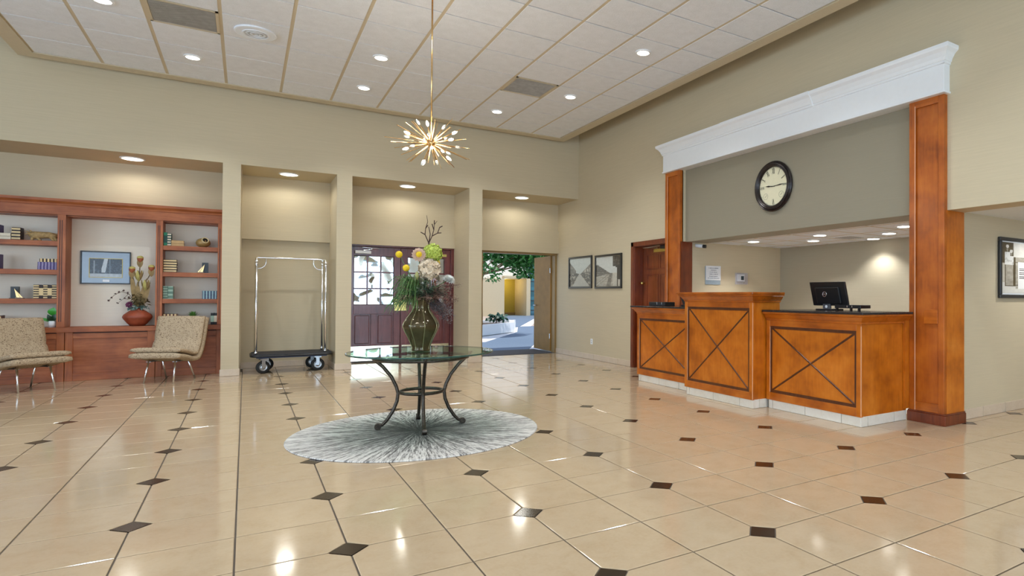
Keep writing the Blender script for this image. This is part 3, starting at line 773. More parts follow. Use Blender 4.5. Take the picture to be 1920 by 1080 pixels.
a = add_light('alcove_light', 'POINT', (13.75, 37.3, 2.2), 40, (1, .86, .45), shadow_soft_size=.1)
a.parent = t; a.location = (.75, .3, 2.2)

# ------------------------------------------------------------------ bookcase
BF, BBK = 11.58, 11.93
t = thing('bookcase', 'long built-in cherry bookcase wall with open shelves and panelled base', 'bookcase', (-2.4, 11.7, 0))
obj('back_panel', B(-6.2, -.305, BBK, 12.07, 0, 2.5), wallpaper('bookcase_backing', (232, 221, 204), .03), t)
obj('frieze', B(-6.2, -.305, BF+.005, BF+.06, 2.345, 2.475), bWx, t)
obj('frieze_bead', B(-6.2, -.305, BF-.008, BF+.05, 2.345, 2.362), bWx, t)
mb = MB().prism([(BF+.02, 2.47), (BF-.005, 2.475), (BF-.012, 2.50), (BF-.04, 2.53), (BF-.045, 2.565), (12.07, 2.565), (12.07, 2.47)], 'x', -6.2, -.306)
obj('cornice', mb, bWx, t)
obj('top_board', B(-6.2, -.306, BF+.05, BBK, 2.33, 2.35), bWx, t)
def pilaster(a, b):
    p = obj('pilaster', B(a, b, BF, BBK, .765, 2.345), bW, t)
    w = b-a
    for k in (.3, .55) if w > .07 else (.4,):
        obj('flute', B(a+w*k-.004, a+w*k+.005, BF-.0015, BF+.002, .84, 2.27), bDark, p)
PIL = [(-2.21, -2.125), (-1.13, -1.048), (-.37, -.306), (-4.15, -4.07), (-5.2, -5.12), (-6.2, -6.12)]
for a, b in PIL: pilaster(a, b)
for a, b in ((-4.07, -2.21), (-1.048, -.37)):
    for z in (1.972, 1.57, 1.165):
        obj('shelf', B(a, b, BF+.012, BBK, z-.066, z), bWx, t, bevel=.003)
obj('counter', B(-6.2, -.306, BF-.03, BBK, .69, .762), bWx, t, bevel=.004)
obj('base_back', B(-6.2, -.31, BF+.05, BBK, 0, .69), bDark, t)
ST = [(-6.2, -6.1), (-5.2, -5.1), (-4.16, -4.06), (-2.205, -2.125), (-2.118, -2.035), (-1.215, -1.125), (-1.118, -1.045), (-.375, -.306)]
for a, b in ST: obj('stile', B(a, b, BF, BF+.05, 0, .69), bW, t, bevel=.003)
for (a, b) in zip([s[1] for s in ST], [s[0] for s in ST][1:]):
    if b-a < .05: continue
    obj('rail', B(a, b, BF+.001, BF+.05, .60, .675), bWx, t, bevel=.003); obj('rail', B(a, b, BF+.001, BF+.05, .0, .105), bWx, t, bevel=.003)
    obj('panel', B(a, b, BF+.02, BF+.05, .105, .60), bWx, t)
# ------------------------------------------------------------------ books and ornaments
BKC = {}
def bmat(n, c): return plain(n, c, .55, var=.08)
def book(label, x0, x1, z0, z1, cover, band=None, upright=True, y=11.66, depth=.17, pages=ivory, nb=5, group=None, inset=False):
    """spine faces the room; upright books show the spine across x, lying ones along x."""
    t = thing('book', label, 'book', ((x0+x1)/2, y+depth/2, z0), 0, group)
    th = .006
    mb = MB(); mb.box(x0, x1, y, y+th, z0, z1)
    if upright: mb.box(x0, x0+.004, y, y+depth, z0, z1).box(x1-.004, x1, y, y+depth, z0, z1)
    else: mb.box(x0, x1, y, y+depth, z0, z0+.004).box(x0, x1, y, y+depth, z1-.004, z1)
    obj('cover', mb, cover, t, bevel=.0015)
    obj('pages', (B(x0+.004, x1-.004, y+th, y+depth-.006, z0+.004, z1-.005) if upright else B(x0+.005, x1-.005, y+th, y+depth-.006, z0+.004, z1-.004)), pages, t)
    if band:
        for k in range(nb):
            u = (k+.5)/nb
            if inset:
                obj('spine_band', B(x0+.003, x1-.003, y-.003, y+.004, z0+.008, z1-.006), band, t); break
            if upright: s = B(x0-.0006, x1+.0006, y-.004, y+.004, z0+(z1-z0)*(u-.27/nb), z0+(z1-z0)*(u+.27/nb))
            else: s = B(x0+(x1-x0)*(u-.27/nb), x0+(x1-x0)*(u+.27/nb), y-.004, y+.004, z0-.0004, z1+.0004)
            obj('spine_band', s, band, t)
    return t
dkb = bmat('dark_leather', (48, 34, 30)); cream = bmat('cream_spine', (222, 196, 146)); creamp = bmat('cream_cloth', (226, 214, 190))
purple = bmat('purple_cloth', (74, 58, 120)); lilac = bmat('lilac_band', (150, 140, 176)); gcl = bmat('green_cloth', (40, 140, 104)); dgr = bmat('dark_green_cloth', (30, 80, 74))
pgr = bmat('pale_green_cloth', (164, 190, 170)); gdk = bmat('green_grey_band', (96, 128, 112)); navy = bmat('navy_cloth', (50, 64, 100)); sky_b = bmat('pale_blue_band', (150, 180, 186)); ora = bmat('tan_cloth', (196, 160, 108))
blk = bmat('black_cloth', (30, 32, 36)); redb = bmat('red_brown_cloth', (96, 48, 36))
G1, G2 = 'books in the left bay of the bookcase', 'books in the right bay of the bookcase'
z1 = 1.972
book('dark purple upright book at the left frame edge on the top shelf', -2.835, -2.80, z1, z1+.2, purple, group=G1)
book('lower of two cream books lying on the top left shelf', -2.86, -2.692, z1, z1+.045, creamp, None, False, group=G1)
book('upper of two cream books lying on the top left shelf', -2.86, -2.694, z1+.0455, z1+.09, creamp, None, False, group=G1)
book('banded cream and brown upright book beside the carved figure on the top left shelf', -2.685, -2.60, z1, z1+.172, dkb, cream, True, nb=4, group=G1)
z2 = 1.57
book('lower purple book lying under the banded book on the second left shelf', -2.425, -2.222, z2, z2+.055, purple, lilac, False, nb=6, group=G1)
book('upper purple book lying under the banded book on the second left shelf', -2.423, -2.222, z2+.0555, z2+.108, purple, lilac, False, nb=6, group=G1)
book('cream and black banded book lying on top of the two purple books', -2.405, -2.222, z2+.1085, z2+.155, dkb, cream, False, nb=5, group=G1)
book('purple upright book at the left frame edge on the second shelf', -2.84, -2.80, z2, z2+.2, purple, group=G1)
z3 = 1.165
xs = [-2.462, -2.405, -2.362, -2.318, -2.274, -2.222]
for k in range(5):
    book(['first', 'second', 'third', 'fourth', 'fifth'][k]+(' upright book, banded, from left in the five on the third left shelf' if k % 2 == 0 else ' upright book, plain cream, from left in the five on the third left shelf'), xs[k]+.001, xs[k+1]-.001, z3, z3+.195-.004*(k % 2), dkb, cream, True, nb=(6 if k % 2 == 0 else 1), group=G1)
book('brown book at the left frame edge behind the lounge chair, on the counter', -2.83, -2.775, .762, .935, redb, cream, True, nb=3, group=G1)
book('bright green upright book on the top right shelf against the pilaster', -1.046, -1.004, z1, z1+.205, gcl, dgr, True, nb=1, group=G2)
book('dark green and white upright book on the top right shelf', -1.001, -.958, z1, z1+.195, dgr, creamp, True, nb=5, group=G2)
book('lower tan book lying on the top right shelf', -.954, -.80, z1, z1+.042, ora, None, False, group=G2)
book('upper tan book lying on the top right shelf', -.954, -.802, z1+.0425, z1+.088, ora, None, False, group=G2)
for k in range(5):
    book(['lowest', 'second lowest', 'middle', 'second highest', 'topmost'][k]+' book of the banded stack of five on the second right shelf', -1.046, -.885+.004*(k % 2), z2+.0392*k+.0005, z2+.0392*(k+1), dkb, cream, False, nb=1, group=G2, inset=True)
book('pale green upright book against the pilaster on the third right shelf', -1.046, -.99, z3, z3+.195, pgr, gdk, True, nb=5, group=G2)
book('pale green upright book second from the pilaster on the third right shelf', -.988, -.925, z3, z3+.193, pgr, gdk, True, nb=3, group=G2)
for k in range(3):
    book(['lowest navy book of three lying on the third right shelf', 'middle navy book of three lying on the third right shelf', 'topmost blue green book of three lying on the third right shelf'][k], -.565, -.375, z3+.0425*k+.0005, z3+.0425*(k+1), navy, sky_b, False, nb=5, group=G2)
book('lower red brown book lying behind the right lounge chair', -1.046, -.87, .762, .85, redb, cream, False, nb=4, group=G2)
book('upper red brown book lying behind the right lounge chair', -1.046, -.872, .8505, .935, redb, cream, False, nb=4, group=G2)
book('black upright book with pale band on the counter, left one of two', -.452, -.41, .762, .945, blk, pgr, True, nb=1, group=G2)
book('black upright book with pale band on the counter, right one of two', -.408, -.372, .762, .945, blk, creamp, True, nb=1, group=G2)
def sail(label, x, z, s):
    t = thing('bookend', label, 'bookend', (x, 11.72, z))
    obj('plate', MB().box(x-.04, x+.04, 11.74, 11.80, z, z+.165).box(x-.045, x+.09*s if s > 0 else x+.045, 11.70, 11.8, z, z+.008) if s > 0 else MB().box(x-.04, x+.04, 11.74, 11.80, z, z+.165).box(x-.10, x+.045, 11.70, 11.8, z, z+.008), black_p, t)
    a, b = (x+.005*s, x+.095*s)
    obj('sail', MB().prism([(a, z+.14), (a+.02*s, z+.02), (b-.03*s, z+.012)], 'y', 11.705, 11.715), gold, t)
    obj('sail', MB().prism([(a+.012*s, z+.12), (b-.022*s, z+.012), (b, z+.012)], 'y', 11.692, 11.70), gold, t)
    obj('hull', MB().prism([(a+.01*s, z+.008), (b, z+.008), (b-.02*s, z+.016), (a+.02*s, z+.016)], 'y', 11.69, 11.72), ivory, t)
sail('black bookend with brass sailboat on the third left shelf', -2.665, z3, 1)
sail('black bookend with brass sailboat on the second right shelf', -.535, z2, -1)
t = thing('carved_figure', 'pale carved driftwood animal figure lying on the top left shelf', 'ornament', (-2.4, 11.72, z1))
drift = plain('carved_driftwood', (170, 140, 92), .7, var=.3, scale=40)
mb = MB().tube([(-2.515, 11.7, z1+.09), (-2.47, 11.69, z1+.075), (-2.40, 11.69, z1+.08), (-2.32, 11.69, z1+.085), (-2.265, 11.7, z1+.07), (-2.235, 11.7, z1+.06)], [.03, .055, .05, .045, .048, .028], 10)
obj('body', mb, drift, t, smooth=True)
mb = MB()
for p in ([(-2.51, 11.69, z1+.1), (-2.545, 11.68, z1+.13)], [(-2.5, 11.68, z1+.1), (-2.555, 11.67, z1+.085)], [(-2.49, 11.69, z1+.11), (-2.51, 11.68, z1+.145)], [(-2.25, 11.69, z1+.08), (-2.225, 11.68, z1+.115)]): mb.tube(p, [.016, .005], 6)
obj('horn', mb, drift, t, smooth=True)
mb = MB()
for x, d in ((-2.47, -.02), (-2.44, .03), (-2.3, .03), (-2.26, .02)): mb.tube([(x, 11.675, z1+.06), (x+d, 11.66, z1+.012), (x+d+.02, 11.655, z1+.01)], [.022, .014, .012], 6)
obj('leg', mb, drift, t, smooth=True)
t = thing('pottery_jar', 'round tan pottery jar with a dark sideways mouth on the top right shelf', 'jar', (-.565, 11.74, z1))
jarm = plain('tan_glaze', (158, 128, 78), .3, var=.2)
obj('body', MB().ball((-.565, 11.74, z1+.074), .096, 22, 14, (1, 1, .78)), jarm, t, smooth=True)
d = Vector((.35, -.85, .42)).normalized(); c0 = Vector((-.565, 11.74, z1+.074))+d*.088
e1 = d.cross(Vector((0, 0, 1))).normalized(); e2 = d.cross(e1)
obj('mouth_rim', MB().tube([c0+(e1*math.cos(a*PI/10)+e2*math.sin(a*PI/10))*.043 for a in range(20)], .010, 6, True), plain('jar_rim', (206, 186, 140), .3), t, smooth=True)
obj('mouth', MB().tube([c0-d*.01, c0+d*.003], .040, 18), black_p, t)
def bigleaf(base, tip, w, nrm, curl=.02, n=5):
    b, tp = Vector(base), Vector(tip); d = tp-b; sd = d.cross(Vector(nrm)).normalized(); up_ = sd.cross(d).normalized()
    v = []; f = []
    for i in range(n+1):
        u = i/n; ww = w*math.sin(PI*min(1, u*.93+.05))**.8
        c = b+d*u+up_*curl*math.sin(PI*u)
        v += [c-sd*ww+up_*ww*.15, c-up_*.002, c+sd*ww+up_*ww*.15]
    for i in range(n):
        for k in (0, 1): f.append((i*3+k, i*3+k+1, i*3+k+4, i*3+k+3))
    return MB().add(v, f)
t = thing('potted_plant', 'small plant with broad green leaves in a white pot on the bookcase counter', 'plant', (-2.262, 11.66, .762))
obj('pot', MB().lathe([(.036, 0), (.042, .09), (.038, .09), (.035, .075), (0, .075)], (-2.262, 11.64, .762), 20), white_m, t, smooth=True)
lg = plain('glossy_green', (62, 152, 54), .3, var=.15); ldk = plain('dark_green_leaf', (24, 60, 34), .35)
b0 = (-2.262, 11.64, .84)
obj('stem', MB().tube([b0, (-2.262, 11.63, .95)], .005, 6), lg, t)
for tip, w, m in (((-2.24, 11.6, 1.04), .05, lg), ((-2.385, 11.6, .895), .02, lg), ((-2.30, 11.59, .945), .03, ldk), ((-2.21, 11.6, .95), .035, ldk)):
    obj('leaf', bigleaf(b0 if w < .05 else (-2.262, 11.63, .93), tip, w, (0, -1, .3)), m, t, smooth=True)
t = thing('succulent', 'low green leafy plant behind the right lounge chair on the counter', 'plant', (-.68, 11.72, .762))
obj('pot', MB().lathe([(.05, 0), (.075, .1), (.068, .1), (.0, .09)], (-.68, 11.72, .762), 18), plain('brown_pot', (96, 60, 40), .5), t, smooth=True)
sg = plain('succulent_green', (96, 146, 66), .45, var=.2)
for k in range(22):
    a = k*2.4; r = .03+.06*(k/22)
    obj('leaf', bigleaf((-.68+.01*math.cos(a), 11.72+.01*math.sin(a), .86), (-.68+r*math.cos(a), 11.72+r*math.sin(a), .96-.05*(k/22)+.02), .018, (0, 0, 1), .01, 3), sg, t)
# flat photographs in frames
def raster(w, h, fn):
    return [[fn((i+.5)/w, (j+.5)/h) for i in range(w)] for j in range(h)]
def hash2(x, y): return (math.sin(x*127.1+y*311.7)*43758.5453) % 1
def vn(x, y):
    xi, yi = math.floor(x), math.floor(y); u, v = x-xi, y-yi; u = u*u*(3-2*u); v = v*v*(3-2*v)
    return (hash2(xi, yi)*(1-u)+hash2(xi+1, yi)*u)*(1-v)+(hash2(xi, yi+1)*(1-u)+hash2(xi+1, yi+1)*u)*v
def fbm(x, y): return (vn(x, y)+.5*vn(2*x, 2*y)+.25*vn(4*x, 4*y))/1.75
pm_ = NT('photo_print'); va = pm_.n('ShaderNodeVertexColor', layer_name='print'); pm_.l(va.outputs[0], pm_.b.inputs['Base Color'])
pm_.b.inputs['Roughness'].default_value = .25; print_m = pm_.m
def print_mesh(name, parent, O, U, V, w, h, fn):
    """a flat print spanning O..O+U..O+V, one quad per dot"""
    O, U, V = Vector(O)-Vector(ORG[parent.name]), Vector(U), Vector(V)
    v = [tuple(O+U*(i/w)+V*(j/h)) for j in range(h+1) for i in range(w+1)]
    f = [(j*(w+1)+i, j*(w+1)+i+1, (j+1)*(w+1)+i+1, (j+1)*(w+1)+i) for j in range(h) for i in range(w)]
    me = bpy.data.meshes.new(name); me.from_pydata(v, [], f); me.materials.append(print_m)
    ca = me.color_attributes.new('print', 'FLOAT_COLOR', 'CORNER'); R = raster(w, h, fn)
    dat = []
    for j in range(h):
        for i in range(w):
            c = lin(R[j][i]); dat += [c[0], c[1], c[2], 1]*4
    ca.data.foreach_set('color', dat)
    o = bpy.data.objects.new(name, me); COL.objects.link(o); o.parent = parent; return o
def sep(v, lo=(40, 32, 24), hi=(214, 208, 192)): return tuple(lo[k]+(hi[k]-lo[k])*max(0, min(1, v)) for k in range(3))
def street1(u, v):
    hz = .46
    n = fbm(u*22, v*22); n2 = fbm(u*7+3, v*40)
    lt = hz+.42*max(0, (.42-u)/.42)**1.0*(1 if u < .30 else .25); rt_ = hz+.34*max(0, (u-.55)/.45)
    if v > max(lt if u < .5 else 0, rt_ if u > .5 else 0) and v > hz: return sep(.80+.14*n-.1*(1-v), (60, 62, 58), (206, 212, 206))
    if v < hz:
        l, r = .47-.75*(hz-v), .50+.95*(hz-v)
        if l < u < r: return sep(.70+.12*n, (60, 58, 50), (200, 198, 188))
        return sep(.05+.75*(n > .56)*n+.1*n2)
    if u > .6 and .5 < v < .56+.2*(u-.6) and (u*9) % 1 > .4: return sep(.85*n+.25)
    return sep(.22+.4*n*((v*26) % 1 > .4)+.08*n2)
def street2(u, v):
    n = fbm(u*24+9, v*24); n2 = fbm(u*8, v*30+4); hz = .42
    tl = hz+.36*max(0, (.62-u)/.62)*(1 if u > .04 else .9)
    if u > .80-.10*(v > .66) and v > .22 and (v > .62 or u > .86): return sep(.08+.5*n*((u*30) % 1 > .55)*(v > .7))
    if v > max(hz+.03*n, tl if u < .62 else 0): return sep(.82+.14*n, (70, 70, 66), (208, 210, 204))
    if v > hz-.16*max(0, (.55-u)) and u < .66: return sep(.16+.42*n*((v*34) % 1 > .5))
    if u > .66+.1*(hz-v) and v < hz+.1: return sep(.72+.2*n) if .68 < u < .98 and abs(u-.88) > .02 else sep(.2)
    if abs(u-(.62-.25*(hz-v))) < .05+.1*(hz-v): return sep(.25+.35*n)
    d = abs((u-.62)*1.0+(hz-v)*1.6)
    return sep(.45+.3*n2+.15*n-.35*(.06 < d < .085))
def bale(u, v):
    n = fbm(u*30, v*22); n2 = fbm(u*9+2, v*9)
    def el(cx, cy, rx, ry): return ((u-cx)/rx)**2+((v-cy)/ry)**2 < 1
    if .25 < u < .44 or False:
        pass
    if .20 < u < .36 and .10 < v < .72:
        return bale_bag(u, v, n)
    for px, s in ((.085, 1.0), (.14, .9)):
        w = .036*s
        if el(px, .90*s+.02, .022, .035) : return sep(.9, hi=(240, 238, 232))
        if el(px, .84*s+.02, .012, .04): return sep(.5+.2*n)
        if abs(u-px) < w and .56 < v < .82*s: return sep(.92-.15*(n > .6), hi=(240, 240, 236))
        if abs(u-px) < w*.8 and .16 < v <= .56: return sep(.55+.3*n)
    for px, s in ((.52, .9), (.62, .95), (.74, .88), (.86, .92)):
        if el(px, .86*s, .022, .05): return sep(.75+.2*n)
        if abs(u-px) < .045 and .2 < v < .8*s: return sep(.85*(n > .35)*n+.3)
    if v < .14 or (u < .05 and v < .22): return sep(.85+.1*n, hi=(232, 230, 222))
    if .38 < u < .52 and .1 < v < .66: return bale_bag(u-.16, v, n)
    if u < .05 and v < .6: return sep(.8+.1*n)
    if .17 < u < .4 and v > .72: return sep(.88+.1*n, hi=(236, 234, 226))
    return sep(.14+.3*n2+.1*n, (52, 44, 30), (150, 136, 108))
def bale_bag(u, v, n):
    if u > .235 and v < .62:
        if .30 < v < .56 and (v*26) % 1 > .62 and u > .25: return sep(.25, hi=(200, 200, 200))
        return (236, 236, 234)
    return sep(.55+.35*n-.4*((v*6.5) % 1 < .08))
def park(u, v):
    n = fbm(u*30, v*20); n2 = fbm(u*12+5, v*9)
    if v < .2: return sep(.72+.2*n2-.1*(v > .16), (20, 30, 40), (210, 218, 222))
    if abs(u-.14) < .018 and v < .9: return sep(.7, (20, 30, 40), (200, 210, 216))
    if .36 < u < .52+.1*(v-.6) and v > .25 and abs(u-.40-.22*(v-.25)) < .05+.07*v: return sep(.75+.2*n, (20, 30, 40), (214, 222, 226))
    if abs(u-.62) < .012: return sep(.6, (20, 30, 40), (160, 176, 186))
    return sep(.1+.8*max(0, n-.45)*(1.6 if v < .7 else .9), (14, 22, 32), (150, 170, 184))
def framed(label, x, ya, yb, za, zb, fn, fwid=.038, w=72, h=50):
    t = thing('framed_photo', label, 'picture', (x-.014, (ya+yb)/2, za))
    mb = MB(); X0, X1 = x-.03, x-.001
    mb.box(X0, X1, ya, yb, za, za+fwid).box(X0, X1, ya, yb, zb-fwid, zb).box(X0, X1, ya, ya+fwid, za+fwid, zb-fwid).box(X0, X1, yb-fwid, yb, za+fwid, zb-fwid)
    obj('frame', mb, black_m, t, bevel=.004)
    obj('mat_board', B(x-.012, x-.002, ya+fwid, yb-fwid, za+fwid, zb-fwid), ivory, t)
    print_mesh('print', t, (x-.0135, yb-fwid-.004, za+fwid+.004), (0, -(yb-ya-2*fwid-.008), 0), (0, 0, zb-za-2*fwid-.008), w, h, fn)
    return t
framed('black framed old street photograph looking down an empty road, nearer the corner', XR, 10.48, 11.49, 1.398, 2.05, street1)
framed('black framed old street photograph with a building column at right, next to the office door', XR, 9.35, 10.35, 1.388, 2.032, street2)
t = thing('framed_photo', 'large black framed photograph of men in hats beside a cotton bale on the corridor wall', 'picture', (7.4, 3.35, 1.243))
xa, xb, za, zb, fwid = 6.80, 8.45, 1.243, 1.908, .04
mb = MB().box(xa, xb, 3.325, 3.358, za, za+fwid).box(xa, xb, 3.325, 3.358, zb-fwid, zb).box(xa, xa+fwid, 3.325, 3.358, za+fwid, zb-fwid).box(xb-fwid, xb, 3.325, 3.358, za+fwid, zb-fwid)
obj('frame', mb, plain('graphite_frame', (48, 48, 50), .25), t, bevel=.006)
obj('mat_board', B(xa+fwid, xb-fwid, 3.345, 3.357, za+fwid, zb-fwid), white_m, t)
print_mesh('print', t, (xa+fwid+.012, 3.3435, za+fwid+.012), (xb-xa-2*fwid-.024, 0, 0), (0, 0, zb-za-2*fwid-.024), 170, 64, bale)
t = thing('framed_photo', 'black framed park scene with grey-blue mat and gold liner in the bookcase', 'picture', (-1.72, 11.92, 1.38))
xa, xb, za, zb, y = -2.025, -1.455, 1.382, 1.868, BBK
mb = MB(); f_ = .016
mb.box(xa, xb, y-.028, y-.002, za, za+f_).box(xa, xb, y-.028, y-.002, zb-f_, zb).box(xa, xa+f_, y-.028, y-.002, za+f_, zb-f_).box(xb-f_, xb, y-.028, y-.002, za+f_, zb-f_)
obj('frame', mb, black_m, t, bevel=.003)
obj('mat_board', B(xa+f_, xb-f_, y-.014, y-.003, za+f_, zb-f_), plain('slate_mat', (74, 86, 100), .08), t)
mb = MB(); a, b, c_, d_ = -1.93, -1.55, 1.476, 1.765
mb.box(a, b, y-.018, y-.0135, c_, d_)
obj('gold_liner', mb, plain('gold_liner', (206, 186, 96), .4), t)
print_mesh('print', t, (a+.008, y-.0186, c_+.008), (b-a-.016, 0, 0), (0, 0, d_-c_-.016), 110, 76, park)
obj('plaque', B(-1.775, -1.70, y-.018, y-.0135, 1.415, 1.448), white_m, t)
# red pot with dried flowers
t = thing('clay_vase', 'wide squat terracotta vase on the bookcase counter beside the framed park scene', 'vase', (-1.345, 11.70, .762))
obj('body', MB().lathe([(.085, 0), (.12, .04), (.172, .115), (.178, .135), (.165, .165), (.11, .215), (.062, .245), (.06, .262), (.05, .262), (.05, .235), (0, .2)], (-1.345, 11.70, .762), 32), terra, t, smooth=True)
RP = Vector((-1.345, 11.70, 1.0))
hk = plain('protea_husk', (150, 126, 84), .7, var=.25); hy = plain('protea_yellow', (188, 176, 100), .6, var=.15); hr = plain('protea_rust', (156, 84, 50), .7); stm = plain('dry_stem', (108, 92, 66), .8)
PT = [(-1.318, 11.66, 1.76, 'top'), (-1.41, 11.66, 1.60, 'left'), (-1.185, 11.66, 1.63, 'right'), (-1.33, 11.64, 1.52, 'middle upper'), (-1.25, 11.66, 1.38, 'lowest')]
for x, y, z, nm in PT:
    p = thing('dried_protea', 'yellow green dried protea head in the terracotta vase, %s one' % nm, 'flower', (-1.34, 11.70, 1.0), 0, 'dried proteas in the terracotta vase')
    obj('stem', MB().tube([RP+Vector((0, 0, -.1)), RP+Vector(((x+1.345)*.3, -.01, (z-1)*.5)), (x, y, z-.06)], [.006, .006, .007], 6), stm, p)
    if nm in ('middle upper', 'lowest'):
        for k in range(7):
            a = k*2*PI/7; obj('bract', bigleaf((x, y, z-.10), (x+.055*math.cos(a), y+.04*math.sin(a), z+.07), .022, (math.cos(a), math.sin(a), .2), .012, 4), hy if k % 2 else hk, p, smooth=True)
    else:
        obj('head', MB().lathe([(.008, -.07), (.032, -.02), (.04, .015), (.03, .03), (0, .03)], (x, y, z-.01), 14), hr, p, smooth=True)
        obj('crown', MB().ball((x, y, z+.02), .04, 14, 8, (1, 1, .7)), hy, p, smooth=True)
        for k in range(4): obj('bract', bigleaf((x, y, z-.13), (x+.03*math.cos(k*1.6), y-.02, z-.02), .02, (0, -1, 0), .01, 4), hk, p)
for k in range(4):
    sx = (-.03, .04, .0, .055)[k]
    lf = thing('dried_leaf_stem', ['tan dried leaf leaning leftmost', 'tan dried leaf second from the right', 'upright middle tan dried leaf', 'tan dried leaf leaning rightmost'][k]+' in the terracotta vase', 'leaf', (-1.34, 11.7, 1.0), 0, 'tan dried leaves in the terracotta vase')
    obj('blade', bigleaf(RP+Vector((sx*.3, 0, .0)), RP+Vector((sx*2.6, -.03, .52-.05*k)), .034, (0.2, -1, .1), .03, 6), hk, lf, smooth=True)
t = thing('berry_spray', 'arching dark berry branch reaching left out of the terracotta vase', 'branch', (-1.345, 11.7, 1.0))
path = [RP+Vector(v) for v in ((0, 0, -.1), (-.04, -.02, .14), (-.1, -.03, .24), (-.18, -.04, .27), (-.26, -.05, .22), (-.32, -.06, .14))]
mb = MB().tube(path, [.006, .005, .004, .004, .003, .002], 6).tube([path[2], RP+Vector((-.16, -.05, .16)), RP+Vector((-.22, -.06, .10))], [.003, .002, .002], 5).tube([path[1], RP+Vector((-.02, -.06, .22)), RP+Vector((.03, -.07, .27))], [.004, .003, .002], 5)
obj('stem', mb, stm, t)
burg = plain('burgundy_seed', (64, 24, 22), .6); rd = random.Random(3)
for v in ((-.32, -.06, .14), (-.29, -.055, .18), (-.25, -.05, .235), (-.21, -.05, .265), (-.16, -.04, .285), (-.11, -.04, .25), (-.22, -.06, .10), (-.19, -.06, .155), (-.14, -.05, .17), (-.10, -.05, .19), (-.05, -.05, .2)):
    q = RP+Vector(v); m = MB()
    for k in range(7):
        dd = Vector((rd.uniform(-1, 1), rd.uniform(-1, 1), rd.uniform(-1, 1))).normalized()*.02; m.leaf(q, q+dd, .007, (0, 1, .3))
    obj('seed_head', m, burg, t)
t = thing('leafy_filler', 'olive brown dried foliage around the mouth of the terracotta vase', 'foliage', (-1.34, 11.69, 1.0))
m = leaf_cluster(90, RP+Vector((.02, -.03, .15)), (.10, .06, .09), .075, .018, 12)
obj('leaf_spray', m, plain('olive_dried_leaf', (92, 78, 44), .7, var=.35, scale=30), t)['kind'] = 'stuff'
m = leaf_cluster(40, RP+Vector((.0, -.06, .04)), (.13, .04, .03), .06, .02, 13)
obj('eucalyptus_spray', m, plain('eucalyptus', (110, 136, 128), .6, var=.2), t)['kind'] = 'stuff'
t = thing('silk_rose', 'purple silk flower on the left of the terracotta vase mouth', 'flower', (-1.43, 11.63, 1.06))
def petals(mb_list, c, r, n, rows, up_v, w, seed=0):
    c = Vector(c); u = Vector(up_v).normalized(); a1 = u.cross(Vector((.3, .2, 1))).normalized(); a2 = u.cross(a1)
    for j in range(rows):
        el = .2+1.1*j/rows
        for k in range(n):
            a = 2*PI*(k+.5*(j % 2))/n
            d = (a1*math.cos(a)+a2*math.sin(a))*math.cos(el)+u*math.sin(el)
            m = bigleaf(c+d*r*.15, c+d*r, w, u-d*.3, .1*r, 3); mb_list.add(m.v, m.f)
m = MB(); petals(m, (-1.43, 11.63, 1.075), .05, 7, 3, (-.3, -1, .3), .018)
obj('petals', m, plain('plum_silk', (104, 44, 78), .6), t, smooth=True)
obj('stem', MB().tube([(-1.43, 11.635, 1.06), (-1.37, 11.69, .98)], .004, 5), stm, t)
